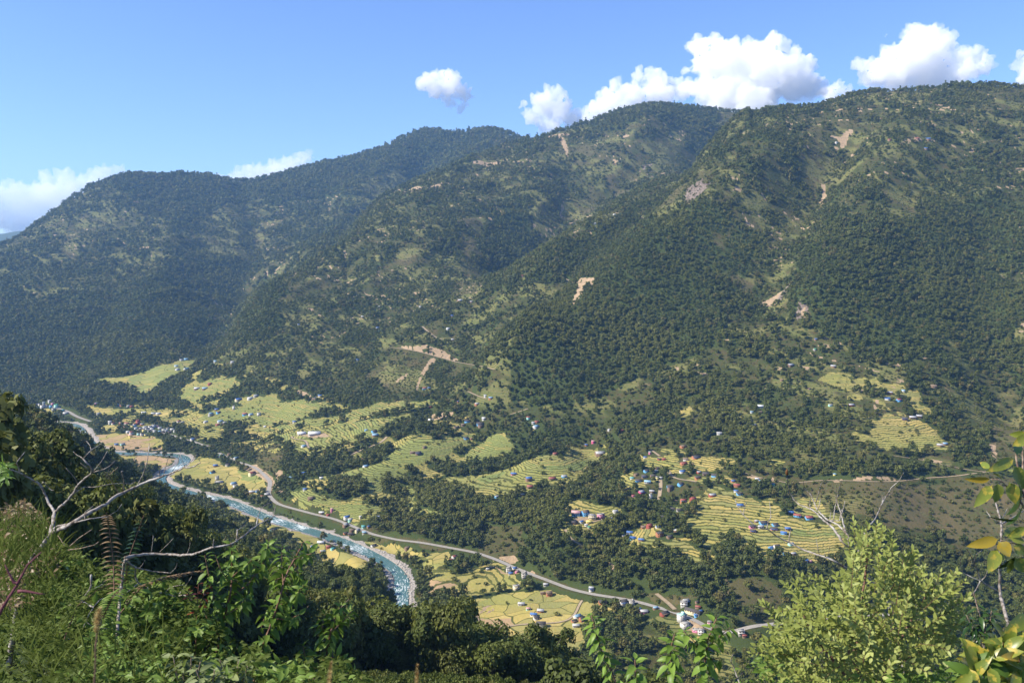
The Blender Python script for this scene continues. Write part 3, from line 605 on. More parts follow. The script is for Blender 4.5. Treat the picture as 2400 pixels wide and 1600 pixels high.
    crop = s.mix(s.math('MULTIPLY', s.step(.46, .60, n4), .45), crop, (.21, .22, .055))
    crop = s.mix(s.math('MULTIPLY', s.attr('greenf'), s.step(.25, .45, s.math('ADD', s.math('MULTIPLY', cellf, .5), s.math('MULTIPLY', n2, .5)))), crop, (.155, .185, .058))
    crop = s.mix(s.math('MULTIPLY', s.attr('harvest'), s.step(.30, .50, cellf)), crop, (.30, .205, .115))
    crop = s.mix(s.math('MULTIPLY', s.step(.5, .72, n3), .25), crop, (.20, .20, .05))
    hs = s.n('ShaderNodeHueSaturation'); hs.inputs['Value'].default_value = 1.13; s.put(hs.inputs['Color'], crop); crop = hs.outputs[0]
    fld = s.mix(bankf, crop, s.mix(n3, (.052, .063, .019), (.105, .106, .031)))
    c = s.mix(s.math('MULTIPLY', s.attr('mosaic'), .8), c, s.mix(bankf, s.mix(cellf, (.15, .165, .05), (.22, .19, .07)), (.04, .055, .018)))
    c = s.mix(s.step(.42, .58, s.attr('field')), c, fld)
    rock = s.mix(s.step(.4, .6, n3), (.21, .17, .14), (.13, .10, .08))
    c = s.mix(s.step(.4, .6, s.attr('rock')), c, rock)
    soil = s.mix(s.step(.3, .7, n3), (.36, .255, .155), (.25, .185, .115))
    c = s.mix(s.step(.35, .6, s.attr('bare')), c, soil)
    gv = s.mix(s.step(.42, .6, s.noise(P, .5, 4)), (.34, .30, .26), (.21, .19, .165))
    c = s.mix(s.step(.35, .6, s.attr('gravel')), c, gv)
    s.put(b.inputs['Base Color'], c)
    s.put(b.inputs['Normal'], s.bump(s.noise(P, .25, 5), .55, 2.5))
terrain = add('ground', gm, mat('ground', None, .95, terrain_mat, .05)); tag(terrain, kind='structure')

def ribbon(name, line, hw, lift, m, widths=None, across=3, kind='structure'):
    p = line; d = np.gradient(p[:, :2], axis=0); d /= np.hypot(*d.T)[:, None] + 1e-9
    nx, ny = d[:, 1], -d[:, 0]; W_ = np.full(len(p), hw) if widths is None else widths
    vs = []
    for k in range(across):
        f = k / (across - 1) * 2 - 1
        vs.append(np.stack([p[:, 0] + nx * W_ * f, p[:, 1] + ny * W_ * f, p[:, 2] + lift], 1))
    v = np.stack(vs, 1).reshape(-1, 3); n = len(p)
    i = np.arange(n * across).reshape(n, across)
    q = np.stack([i[:-1, :-1], i[:-1, 1:], i[1:, 1:], i[1:, :-1]], -1).reshape(-1, 4)
    me = mesh(name, v, q, True)
    a = np.tile(np.linspace(-1, 1, across), n); fattr(me, 'across', a); fattr(me, 'along', np.repeat(np.arange(n) * 12.0, across))
    o = add(name.split('.')[0], me, m); tag(o, kind=kind); return o
RAPIDS = [sight(*p)[:2] for p in ((949, 1366), (938, 1410), (572, 1189), (700, 1236), (857, 1290), (200, 1010), (410, 1098), (505, 1167))]
RAPID_W = (55, 40, 45, 60, 45, 60, 50, 30)
def water_mat(nt, b):
    s = NB(nt); P = s.pos()
    ac = s.math('ABSOLUTE', s.attr('across'))
    st = s.n('ShaderNodeCombineXYZ'); s.put(st.inputs[0], s.math('MULTIPLY', s.attr('along'), .035)); s.put(st.inputs[1], s.math('MULTIPLY', s.attr('across'), 2.4))
    f1 = s.noise(st.outputs[0], 2.4, 6, .68); f2 = s.noise(P, .018, 2); f3 = s.noise(P, .45, 4, .7)
    foam = s.step(.585, .66, s.math('ADD', s.math('MULTIPLY', f1, .62), s.math('ADD', s.math('MULTIPLY', s.attr('rapid'), .075), s.math('ADD', s.math('MULTIPLY', f2, .30), s.math('MULTIPLY', f3, .12)))))
    foam = s.math('MULTIPLY', foam, s.step(1.02, .8, ac))
    c = s.mix(s.step(.35, .65, f1), (.050, .120, .108), (.085, .155, .14))
    c = s.mix(foam, c, (.62, .66, .64))
    s.put(b.inputs['Base Color'], c); s.put(b.inputs['Roughness'], s.mix(foam, (.14, .14, .14), (.8, .8, .8)))
    s.put(b.inputs['Normal'], s.bump(s.math('ADD', f3, f1), .6, .6))
water = ribbon('river', RIVER, 18, 0, mat('river_water', None, .15, water_mat, .4), (river_hw - 1.8) * np.clip(1.15 - RIVER[:, 2] / 70, .6, 1), 9)
wc = np.zeros(len(water.data.vertices) * 3, np.float32); water.data.vertices.foreach_get('co', wc); wc = wc.reshape(-1, 3)
fattr(water.data, 'rapid', np.max([np.exp(-((wc[:, 0] - x_) ** 2 + (wc[:, 1] - y_) ** 2) / w_ ** 2) for (x_, y_), w_ in zip(RAPIDS, RAPID_W)], axis=0))
rg = np.random.default_rng(5); bv, bf = [], []
ico = bmesh.new(); bmesh.ops.create_icosphere(ico, subdivisions=1, radius=1); iv = np.array([v.co[:] for v in ico.verts]); if_ = [tuple(v.index for v in f.verts) for f in ico.faces]; ico.free()
_i, _j = np.nonzero((GRAVEL > .5) & (RIVD > 9.5) & (GY > 900)); _w = np.exp(-((GX[_i, _j] - RAPIDS[0][0]) ** 2 + (GY[_i, _j] - RAPIDS[0][1]) ** 2) / 90 ** 2) + .06
for k_ in rg.choice(len(_i), 1500, p=_w / _w.sum()):
    c_ = np.array([GX[_i[k_], _j[k_]], GY[_i[k_], _j[k_]], GZ[_i[k_], _j[k_]]]) + rg.normal(size=3) * (1.5, 1.5, .1); s_ = .45 + 1.5 * rg.random() ** 3
    bf += [tuple(q + len(bv) for q in f) for f in if_]; bv += list(c_ + iv * s_ * (1 + rg.normal(size=(len(iv), 1)) * .16) * (1.2, 1, .65))
_b = mesh('boulders', np.array(bv), np.array(bf)); tag(add('boulders', _b, mat('boulder', None, .9, lambda nt, b: NB(nt).put(b.inputs['Base Color'], NB(nt).mix(NB(nt).noise(NB(nt).pos(), .3, 3), (.24, .22, .20), (.46, .43, .39))))), kind='stuff')
def road_mat(c0, c1):
    def f(nt, b):
        s = NB(nt); P = s.pos(); ac = s.math('ABSOLUTE', s.attr('across'))
        c = s.mix(s.step(.35, .65, s.noise(P, .3, 4)), c0, c1)
        c = s.mix(s.math('MULTIPLY', s.step(.35, .75, s.math('ADD', ac, s.math('MULTIPLY', s.noise(P, .2, 3), .3))), .6), c, tuple(x * .8 + .03 for x in c1))
        s.put(b.inputs['Base Color'], c)
    return f
asphalt = mat('worn_asphalt', None, .9, road_mat((.25, .23, .20), (.33, .30, .255)))
dirt = mat('dirt', None, .95, road_mat((.38, .295, .19), (.30, .225, .14)))
for nm, (hw, ln) in ROADLINE.items():
    ribbon(('road' if nm.startswith('highway') else 'dirt_track') + '.x', ln, hw, .12, asphalt if nm.startswith('highway') else dirt, None, 5)
# ---------------------------------------------------------------- where the houses stand (sight points, width, roof, wall, storeys, hamlet)
HOUSES = '''
1251 1442 18 b w 1 pad;1257 1450 16 d w 1 pad;1268 1468 28 d w 2 pad;1238 1428 12 p t 1 pad;1222 1417 18 t g 1 pad;1267 1433 18 t o 1 pad;1298 1500 19 d w 1 pad;1353 1446 20 l w 1 pad;1345 1456 15 d o 1 pad;1364 1454 17 d o 2 pad;1351 1468 22 t g 1 pad;1272 1391 14 n m 1 pad;1287 1395 18 n o 2 pad;1210 1380 18 f c 2 pad
1192 1340 14 f w 3 hw;1206 1333 12 b w 1 hw;1197 1345 12 b g 1 hw;1212 1341 11 p p 1 hw;1229 1354 16 f g 3 hw;1279 1371 13 t g 1 hw;1386 1383 14 t w 2 hw;1412 1413 21 d o 1 hw;1143 1335 9 t g 1 hw;1461 1416 22 d w 2 hw;1481 1419 14 f g 3 hw
1494 1430 18 b r 1 rd;1509 1435 21 t p 1 rd;1536 1426 14 l m 1 rd;1557 1439 24 d r 1 rd;1598 1453 26 m w 3 rd;1606 1468 26 f w 2 rd;1603 1419 20 f w 2 rd;1607 1410 18 t g 1 rd;1624 1434 44 d c 1 rd;1632 1443 12 b b 1 rd;1636 1424 14 r m 1 rd;1642 1434 12 b m 1 rd;1634 1412 11 d m 1 rd;1632 1479 20 f p 1 rd;1643 1484 18 f w 2 rd;1663 1464 12 f p 2 rd;1737 1486 18 f g 2 rd;1745 1492 12 r m 1 rd
813 1213 16 b w 1 riv;821 1219 12 t t 1 riv;845 1215 8 w c 2 riv;886 1215 10 w w 2 riv;935 1217 14 r k 1 riv;852 1235 10 c t 1 riv;864 1235 9 b m 1 riv;810 1231 14 t m 1 riv;810 1251 12 d o 1 riv;825 1244 14 n m 1 riv;822 1253 14 d m 1 riv;838 1244 13 t c 1 riv;854 1249 11 l g 1 riv;754 1203 14 w m 1 riv;778 1197 8 p p 2 riv;769 1208 9 r r 1 riv
876 1280 15 d w 1 bank;955 1285 15 n m 1 bank;1065 1306 14 r w 1 bank;1057 1313 8 r w 1 bank;967 1307 14 n m 1 bank;641 1244 16 d t 1 bank;735 1283 16 b w 1 bank;752 1273 17 w g 1 bank;770 1283 13 r r 1 bank;780 1287 11 c t 1 bank;721 1272 12 n m 1 bank;756 1294 13 t o 1 bank
509 1124 9 f g 3 flat;513 1131 20 f g 1 flat;547 1134 14 l w 1 flat;552 1142 12 f w 2 flat;549 1147 15 n m 1 flat;498 1108 12 d b 1 flat;591 1113 18 r c 2 flat;603 1153 9 f b 2 flat;591 1154 16 t m 1 flat;519 1070 14 c w 1 flat;534 1091 12 d w 1 flat;505 1093 12 b m 1 flat;553 1075 11 l w 1 flat;538 1066 10 n m 1 flat
616 1165 12 r o 1 wash;626 1160 13 t m 1 wash;597 1168 10 w w 1 wash;715 1148 11 b w 1 wash;712 1110 11 b w 1 wash;743 1107 12 b w 1 wash;753 1121 9 w w 1 wash;681 1120 8 l w 1 wash;729 1169 17 n m 1 wash
258 993 9 t w 2 tow;266 994 9 r w 1 tow;283 996 8 p r 2 tow;297 994 12 r w 1 tow;295 1001 9 r p 1 tow;310 1003 8 f y 2 tow;314 1000 9 l b 1 tow;324 994 10 r r 3 tow;322 990 8 r r 2 tow;333 996 9 t r 1 tow;340 1003 10 t w 1 tow;352 1004 9 f w 2 tow;360 1001 10 f w 2 tow;369 1000 9 f p 1 tow;375 1005 9 t g 1 tow;384 1008 10 f w 1 tow;394 1005 9 d w 1 tow;404 1008 10 t g 1 tow;363 1012 9 t w 1 tow;373 1013 9 l w 1 tow;383 1014 8 d m 1 tow;350 1011 9 d w 1 tow;337 1012 8 f y 2 tow;325 1010 9 f w 1 tow;319 1005 8 w w 1 tow;308 1018 10 r w 2 tow;306 1025 9 p y 2 tow;324 1020 8 f t 2 tow;333 1020 8 d w 2 tow;342 1020 7 f y 1 tow;411 1012 9 t w 1 tow;398 1014 9 d m 1 tow;300 1014 9 w w 1 tow;409 993 10 b m 1 tow;419 989 9 r w 1 tow;428 991 8 t w 1 tow;452 1031 11 b w 1 tow;273 1043 10 b g 1 tow;287 1043 11 t t 1 tow;345 1006 8 d w 1 tow;330 1006 8 t m 1 tow;356 1007 8 w w 1 tow;390 1011 8 t w 1 tow;316 996 8 r w 1 tow;153 1003 8 w w 1 tow
71 939 8 t w 1 end;80 940 7 b w 1 end;76 950 8 r r 1 end;86 949 8 t p 1 end;94 951 8 f w 2 end;102 946 10 w t 1 end;101 957 12 f w 3 end;111 953 9 d w 1 end;119 955 8 f b 2 end;124 949 8 f p 2 end;132 956 9 g t 3 end;126 962 8 f g 2 end;138 955 7 d w 1 end;147 963 8 c w 1 end;154 970 11 t g 1 end;117 943 8 w w 2 end;275 952 7 l b 2 end;286 952 10 r o 1 end;300 953 8 t w 1 end;309 954 9 r r 1 end;337 969 11 w w 1 end;360 971 12 t w 1 end;371 971 11 w w 1 end;231 971 10 t w 1 end;226 947 8 t p 1 end
416 867 10 w w 1 bench;437 866 13 l w 1 bench;413 859 9 l w 1 bench;461 912 13 w m 1 bench;480 912 13 l m 1 bench;492 901 10 r r 1 bench;436 843 10 l b 1 bench;425 845 8 t w 1 bench
707 1018 22 w c 1 upl;737 1018 32 w w 1 upl;494 974 12 l g 2 upl;508 961 10 b m 1 upl;512 968 10 r b 1 upl;516 989 13 l w 1 upl;510 997 10 r o 1 upl;482 990 10 w w 1 upl;525 993 13 t m 1 upl;548 959 7 f w 3 upl;559 938 16 b c 1 upl;586 935 13 w w 1 upl;600 929 12 t g 1 upl;574 972 12 r b 1 upl;588 973 11 l w 1 upl;607 973 9 f w 2 upl;750 929 10 b w 1 upl;740 935 9 b m 1 upl;712 1047 13 l w 1 upl;690 990 9 b w 1 upl;621 1001 6 w w 1 upl
858 1009 8 l b 1 mid;877 1012 14 d b 1 mid;879 1021 17 l m 1 mid;857 1094 14 l w 1 mid;854 1078 15 r o 1 mid;995 1049 10 n m 1 mid;967 1062 13 n m 1 mid;980 1063 16 d m 1 mid;1092 1028 13 d b 1 mid;1105 1029 8 n o 1 mid
995 912 10 r b 1 ham;1006 911 8 b w 1 ham;1138 928 9 t w 1 ham;1150 934 11 l o 1 ham;1074 942 7 b o 1 ham;1118 948 12 t o 1 ham;1009 955 8 r r 1 ham;1087 886 11 w r 1 ham
1095 988 14 d b 1 mdv;1125 994 18 d b 1 mdv;1127 999 14 d m 1 mdv;1238 982 10 r t 2 mdv;1250 992 9 t w 1 mdv;1070 1003 14 d m 1 mdv;1010 986 14 w m 1 mdv;984 994 9 d m 1 mdv;1134 982 10 w w 1 mdv;1258 990 11 r o 1 mdv;1256 1001 15 l w 1 mdv;1085 997 10 n m 1 mdv
1051 1145 11 b o 1 lobe;1204 1112 15 b p 1 lobe;1239 1126 18 b m 2 lobe;1242 1142 17 r m 1 lobe;1224 1161 12 t m 1 lobe;1164 1165 11 t b 1 lobe;1204 1167 12 n o 1 lobe;1301 1065 13 r m 1 lobe;1406 1064 26 t m 1 lobe;1367 1105 9 t r 1 lobe;1294 1123 19 r m 1 lobe;1322 1118 14 t b 1 lobe;1390 1038 9 p k 2 lobe;1374 1044 8 b o 1 lobe
1350 1207 26 p b 2 sch;1371 1206 22 n b 2 sch;1388 1214 21 f c 2 sch;1408 1212 19 f p 2 sch;1346 1226 17 d m 1 sch;1363 1224 13 b w 1 sch;1380 1225 14 y y 1 sch;1381 1237 8 g g 1 sch;1374 1232 9 t w 1 sch;1442 1200 14 t w 1 sch;1432 1217 11 b m 1 sch
1476 1250 16 b w 1 vil;1462 1258 10 t m 1 vil;1482 1263 17 b t 1 vil;1503 1267 15 b m 1 vil;1522 1237 16 r r 2 vil;1508 1237 14 n o 1 vil;1542 1236 13 b w 1 vil;1546 1256 21 d o 2 vil;1569 1260 15 d m 1 vil;1585 1245 13 t m 1 vil;1553 1213 15 d b 1 vil;1575 1195 16 d b 1 vil;1592 1197 15 d g 1 vil;1583 1176 12 n m 1 vil;1601 1178 16 r o 2 vil;1624 1174 16 r r 2 vil;1669 1162 18 t r 1 vil;1468 1149 15 d o 1 vil;1485 1163 10 r p 1 vil;1503 1154 15 t k 1 vil;1525 1167 8 f w 3 vil;1528 1153 13 t m 1 vil;1570 1142 16 d b 1 vil;1570 1149 14 d m 2 vil;1595 1136 15 d b 1 vil;1481 1122 10 c w 1 vil;1496 1128 16 d b 1 vil;1518 1131 17 l g 1 vil;1510 1118 15 d m 1 vil;1491 1114 12 n m 1 vil;1515 1105 14 d b 1 vil;1539 1099 12 n m 1 vil;1537 1105 11 t w 1 vil;1531 1117 15 d m 1 vil;1540 1123 6 f y 2 vil;1549 1121 8 t w 1 vil;1523 1064 7 t p 2 vil;1556 1077 10 r r 1 vil;1545 1077 9 d r 1 vil;1512 1073 9 b w 1 vil;1607 1078 13 n w 1 vil;1631 1073 21 d o 1 vil;1602 1088 17 r o 1 vil;1620 1090 12 n m 1 vil;1599 1107 15 b w 1 vil;1638 1108 11 t r 1 vil;1654 1112 17 d m 1 vil;1675 1116 16 d b 1 vil;1635 1121 15 d o 1 vil;1601 1048 16 n o 1 vil
1718 1129 11 b o 1 ter;1727 1139 16 r o 1 ter;1725 1152 11 b w 1 ter;1733 1159 15 d b 1 ter;1774 1124 10 w w 1 ter;1784 1130 14 l o 1 ter;1811 1136 10 b m 1 ter;1812 1139 8 g g 1 ter;1734 1186 17 b w 1 ter;1854 1203 14 b m 1 ter;1869 1210 18 r b 1 ter;1896 1215 19 r b 1 ter;1789 1227 20 d b 1 ter;1773 1223 11 t m 1 ter;1816 1231 15 d b 1 ter;1763 1236 16 d p 1 ter;1783 1236 14 t w 1 ter;1814 1241 18 d p 1 ter;1765 1246 15 d r 1 ter;1846 1241 14 b m 1 ter;1837 1251 15 b b 1 ter;1807 1285 13 b b 1 ter;1820 1286 17 d w 2 ter;1853 1277 14 t t 1 ter;1842 1299 15 d b 1 ter;1859 1299 14 t m 1 ter;1887 1315 15 b w 1 ter;1899 1317 7 p p 1 ter;1956 1113 7 l y 1 ter
1853 857 15 t m 1 hil;1953 860 12 t m 1 hil;1782 954 15 w w 1 hil;1762 967 8 l w 1 hil;1782 967 9 n m 1 hil;1757 989 11 t o 1 hil;1767 998 12 t o 1 hil;1686 1017 14 t w 1 hil;1946 951 10 t t 1 hil;1995 951 13 t r 1 hil;1832 892 8 n m 1 hil;1428 1008 8 t w 1 hil;1458 1010 9 r r 1 hil;1910 820 9 g g 1 hil;1912 797 8 b m 1 hil;1896 912 7 n m 1 hil
2086 922 12 t o 1 fort;2080 936 13 b w 1 fort;2107 939 13 r b 1 fort;2117 917 8 l w 1 fort;2188 907 14 n m 1 fort;2121 983 14 d m 1 fort;2139 980 15 t m 1 fort;2154 977 14 t m 1 fort;2214 1042 12 l m 1 fort;2203 1045 13 t m 1 fort
2175 328 12 b m 1 mt;2150 327 9 r m 1 mt;2085 330 9 r m 1 mt;2170 350 8 b m 1 mt;1960 336 6 w w 1 mt;1078 706 14 w m 1 mt;1105 709 9 t m 1 mt;1060 798 8 w m 1 mt;1050 772 9 w w 1 mt;620 650 6 w w 1 mt;505 848 8 l w 1 mt;545 850 9 t w 1 mt;890 720 8 t w 1 mt;985 720 6 w w 1 mt;1125 478 6 w w 1 mt;850 744 8 t m 1 mt;340 455 5 w w 1 mt;700 762 7 b w 1 mt;885 770 8 b w 1 mt;838 845 8 b w 1 mt;1440 505 7 w w 1 mt;1395 525 6 w w 1 mt;1225 648 7 r m 1 mt;1060 742 7 b m 1 mt;2360 195 7 r w 1 mt'''
rows = []
for part in HOUSES.replace('\n', ';').split(';'):
    if part.strip():
        a = part.split(); rows.append((float(a[0]), float(a[1]), float(a[2]), a[3], a[4], int(a[5]), a[6]))
HXY = np.array([(*sight(r[0], r[1])[:2], r[2]) for r in rows])
# ---------------------------------------------------------------- trees
def leaf_mat(name, c0, c1, c2=None, rough=.6, trans=.25, scale=.35, spec=.25, drift=True):
    """foliage: tint differs from plant to plant and from clump to clump"""
    m = bpy.data.materials.new(name); m.use_nodes = True; nt = m.node_tree; s = NB(nt); b = nt.nodes['Principled BSDF']
    r = s.rand(); n = s.noise(s.obj(), scale, 3)
    c = s.mix(s.step(.15, .85, r), c0, c1)
    if c2: c = s.mix(s.step(.82, .97, r), c, c2)
    if drift:
        P = s.pos(); w1 = s.noise(P, .0045, 4); w2 = s.noise(P, .021, 3)
        c = s.mix(s.math('MULTIPLY', s.step(.44, .66, w1), .75), c, tuple(x * y for x, y in zip(c1, (1.45, 1.25, 1.15))))
        c = s.mix(s.math('MULTIPLY', s.step(.50, .68, w2), .6), c, tuple(x * .62 for x in c0))
    c = s.mix(s.math('MULTIPLY', s.step(.3, .75, n), .5), c, tuple(min(1, x * 1.7) for x in c1))
    s.put(b.inputs['Base Color'], c); b.inputs['Roughness'].default_value = rough; b.inputs['Specular IOR Level'].default_value = spec
    t = s.n('ShaderNodeBsdfTranslucent'); s.put(t.inputs['Color'], c)
    mx = s.n('ShaderNodeMixShader'); mx.inputs[0].default_value = trans
    nt.links.new(b.outputs[0], mx.inputs[1]); nt.links.new(t.outputs[0], mx.inputs[2]); nt.links.new(mx.outputs[0], nt.nodes['Material Output'].inputs['Surface'])
    return m
bark = mat('bark', None, .9, lambda nt, b: NB(nt).put(b.inputs['Base Color'], NB(nt).mix(NB(nt).noise(NB(nt).obj(), 3, 4), (.10, .075, .055), (.22, .18, .14))))
FOREST = leaf_mat('forest_leaves', (.052, .072, .015), (.100, .116, .024), (.145, .120, .036))
FOREST2 = leaf_mat('hill_leaves', (.050, .072, .016), (.100, .120, .024), (.110, .108, .030))
YELLOW = leaf_mat('autumn_leaves', (.16, .135, .03), (.20, .15, .04))

def clump_cloud(rng, lobes, n, size, up=.35):
    """leaf sprays spread over the lobes of a crown: quads lying roughly along each lobe's skin, some inside"""
    L = np.array(lobes, float)
    wgt = L[:, 3] ** 2; pick = rng.choice(len(L), n, p=wgt / wgt.sum())
    d = rng.normal(size=(n, 3)); d /= np.linalg.norm(d, axis=1)[:, None]; d[:, 2] = np.where(d[:, 2] < -.45, -d[:, 2] * .6, d[:, 2])
    rad = L[pick, 3] * (1 - .45 * rng.random(n) ** 2.2)
    p = L[pick, :3] + d * rad[:, None] * np.array([1, 1, .85])
    nrm = d + rng.normal(size=(n, 3)) * .55 + np.array([0, 0, up]); nrm /= np.linalg.norm(nrm, axis=1)[:, None]
    a = np.cross(nrm, rng.normal(size=(n, 3))); a /= np.linalg.norm(a, axis=1)[:, None]; b = np.cross(nrm, a)
    s = size * (.6 + .8 * rng.random(n))[:, None]; e = s * (.45 + .4 * rng.random(n))[:, None]
    k = .25 * s * nrm
    v = np.stack([p - a * s, p - b * e + k, p + a * s, p + b * e + k], 1).reshape(-1, 3)
    return v, np.arange(n * 4).reshape(-1, 4)
def trunk_mesh(rng, h, r0, limbs, segs=6):
    vs, fs = [], []
    def tube(p, q, ra, rb, seg, bend):
        d = np.array(q) - np.array(p); n = np.linalg.norm(d); d = d / n
        a = np.cross(d, [.3, .9, .1]); a /= np.linalg.norm(a); b = np.cross(d, a); base = len(vs)
        for k in range(3):
            f = k / 2; c = np.array(p) + (np.array(q) - np.array(p)) * f + a * bend * math.sin(f * math.pi) * n; rr = ra + (rb - ra) * f
            for i in range(seg):
                t = i / seg * 6.2832; vs.append(c + (a * math.cos(t) + b * math.sin(t)) * rr)
        for k in range(2):
            for i in range(seg):
                j = (i + 1) % seg; fs.append((base + k * seg + i, base + k * seg + j, base + (k + 1) * seg + j, base + (k + 1) * seg + i))
    tube((0, 0, -.06 * h), (rng.normal() * .03 * h, rng.normal() * .03 * h, h * .72), r0, r0 * .45, segs, .03)
    for k in range(limbs):
        t = k * 2.4 + rng.random(); z = h * (.30 + .35 * rng.random())
        tube((0, 0, z), (math.cos(t) * h * .26, math.sin(t) * h * .26, z + h * .26), r0 * .4, r0 * .12, 4, .06)
    return np.array(vs), np.array(fs)
def lobes_of(kind, rng):
    """a crown of height about 1 and width about 1, standing on z = 0"""
    if kind == 'round':
        out = [(0, 0, .60, .30)]
        for k in range(7):
            t = k * 2.4 + rng.random(); d = .16 + .14 * rng.random(); out.append((math.cos(t) * d, math.sin(t) * d, .38 + .38 * rng.random(), .15 + .10 * rng.random()))
        return out
    if kind == 'tall':
        return [(rng.normal() * .07, rng.normal() * .07, .25 + .11 * k, .23 - .018 * k + .04 * rng.random()) for k in range(7)]
    if kind == 'wide':
        out = []
        for k in range(9):
            t = k * 2.4 + rng.random(); d = .34 * math.sqrt(rng.random()); out.append((math.cos(t) * d, math.sin(t) * d, .50 + .22 * rng.random(), .14 + .10 * rng.random()))
        return out
    return [(rng.normal() * .14, rng.normal() * .14, .16 + .16 * rng.random(), .17 + .08 * rng.random()) for k in range(5)]          # bush
def proto_far(name, kind, seed, n, size, m):
    rng = np.random.default_rng(seed); v, f = clump_cloud(rng, lobes_of(kind, rng), n, size)
    me = mesh(name, v, f); me.materials.append(m); return bpy.data.objects.new(name, me)
far_kinds = [('round', 1), ('round', 2), ('tall', 3), ('wide', 4), ('bush', 5), ('round', 6)]
def far_set(tagname, n, size, m):
    c = bpy.data.collections.new('forest_kinds_' + tagname)
    for i, (k, sd) in enumerate(far_kinds):
        c.objects.link(proto_far('tree_%s_%s' % (tagname, 'abcdef'[i]), k, sd * 10 + len(tagname), n if k != 'bush' else n // 2, size, m))
    return c

# where trees stand: spacing grows with the size of woodland one can resolve
def scatter(r0, r1, spacing):
    out = []
    r = r0
    while r < r1:
        s = spacing(r); n = int((TH[-1] - TH[0]) * .74 * r / s)
        th = (np.arange(n) + NRND.random(n)) / n * (TH[-1] - TH[0]) * .74 + TH[0] * .74
        rr = r + s * (NRND.random(n) - .5) * 1.1
        out.append(np.stack([th, rr, np.full(n, s)], 1)); r += s
    return np.concatenate(out)
S = scatter(95, 6900, lambda r: 6.6 if r < 450 else 8.2 if r < 1000 else max(8.2 if r < 2000 else 7.4, r * .0029))
NS = scatter(12, 240, lambda r: max(1.5, r * .022)); NSN = len(NS); S = np.concatenate([S, NS])
sx_, sy_ = np.sin(S[:, 0]) * S[:, 1], np.cos(S[:, 0]) * S[:, 1]
dens = sample(DENS, sx_, sy_); opn = sample(OPEN, sx_, sy_); fld = sample(FIELD, sx_, sy_); flatf = sample(FLAT, sx_, sy_)
u_ = NRND.random(len(S))
rivd = sample(np.minimum(RIVD, 1e3), sx_, sy_); roadd = sample(np.minimum(ROADD, 1e3), sx_, sy_); bare = sample(BARE, sx_, sy_); grav = sample(GRAVEL, sx_, sy_)
lowscrub = u_ > .70
keep = (u_ < dens * .93 + .012) | (lowscrub & (fld < .3))
hedge = (fld > .6) & (u_ < np.where(flatf > .5, .018, .085 + .20 * (fbm(sx_ / 40, sy_ / 40, 171, 2) > .25)))     # bushes on the paddy banks
shrub = (opn > .5) & (u_ < .34 + .34 * (fbm(sx_ / 60, sy_ / 60, 181, 2) > .2))
keep = (keep | hedge | shrub) & ((S[:, 1] > np.where((S[:, 0] > -.20) & (S[:, 0] < .085), 238, 330)) | ((S[:, 0] < -.19) & (S[:, 1] > 165 + 180 * (S[:, 0] + .5)))) & (rivd > 21) & (roadd > 2.2) & (bare < .3) & (grav < .5)
low_ = np.zeros(len(S), bool)
for k_ in (6, 13):
    td = sample(np.minimum(ROADD, 1e3), sx_ + np.sin(S[:, 0]) * k_, sy_ + np.cos(S[:, 0]) * k_); low_ |= (td < 1.5)
for k_ in (5, 10, 16, 22):                                             # the road is kept open to view
    hd = sample(np.minimum(HWYD, 1e3), sx_ + np.sin(S[:, 0]) * k_, sy_ + np.cos(S[:, 0]) * k_); blk = (hd < 6); keep &= ~(blk & (NRND.random(len(S)) < .45)); low_ |= blk
for hx, hy, hw_ in HXY:                                                # yards stay clear
    hr = math.hypot(hx, hy); dx = sx_ - hx; dy = sy_ - hy; al_ = -(dx * hx + dy * hy) / hr; ac_ = np.abs(dx * hy - dy * hx) / hr; ww_ = hw_ * hr / F
    keep &= ~((al_ > -ww_ * .55) & (al_ < ww_ * .6 + 13) & (ac_ < ww_ * .62 + 1))
small = low_ | hedge | shrub | (fld > .3) | (lowscrub & ~(u_ < dens * .93))
# leave out what no nearby viewpoint could see (beyond a crest)
tt = (GZ - EYE) / RR[None, :]; cmx = np.maximum.accumulate(np.where(np.arange(NR)[None, :] < NEAR - 60, -9, tt), axis=1)
sz_ = sample(GZ, sx_, sy_); hz = sample(cmx, sx_, sy_)
underfoot = np.zeros(len(S), bool); underfoot[-NSN:] = True
small |= underfoot; keep = (keep & ~underfoot) | (underfoot & (u_ < .8))
seen = ((sz_ + 14 - EYE) / S[:, 1]) > hz - .015
keep &= seen
underfoot = underfoot[keep]; S = S[keep]; sx_ = sx_[keep]; sy_ = sy_[keep]; sz_ = sz_[keep]; small = small[keep]; hz = hz[keep]
n = len(S)
size = S[:, 2] * (.85 + .95 * NRND.random(n) ** 1.6) * np.where(S[:, 1] > 2000, .92, 1) * (1 + .25 * fbm(sx_ / 130, sy_ / 130, 177, 2)) * np.where(small, .32 + .36 * NRND.random(n), 1) * np.where(S[:, 1] < 420, 1.6, np.where(S[:, 1] < 1000, 1.08, 1))
size = np.where(underfoot, .7 + 1.5 * NRND.random(n) * np.clip(S[:, 1] / 60, .2, 1), size * np.where(S[:, 1] > 1000, 1.12, 1))
tallness = .95 + .45 * NRND.random(n) + .22 * (S[:, 1] < 420)
kind = NRND.integers(0, 6, n); kind = np.where(small, 4, np.where(kind == 4, 0, kind))
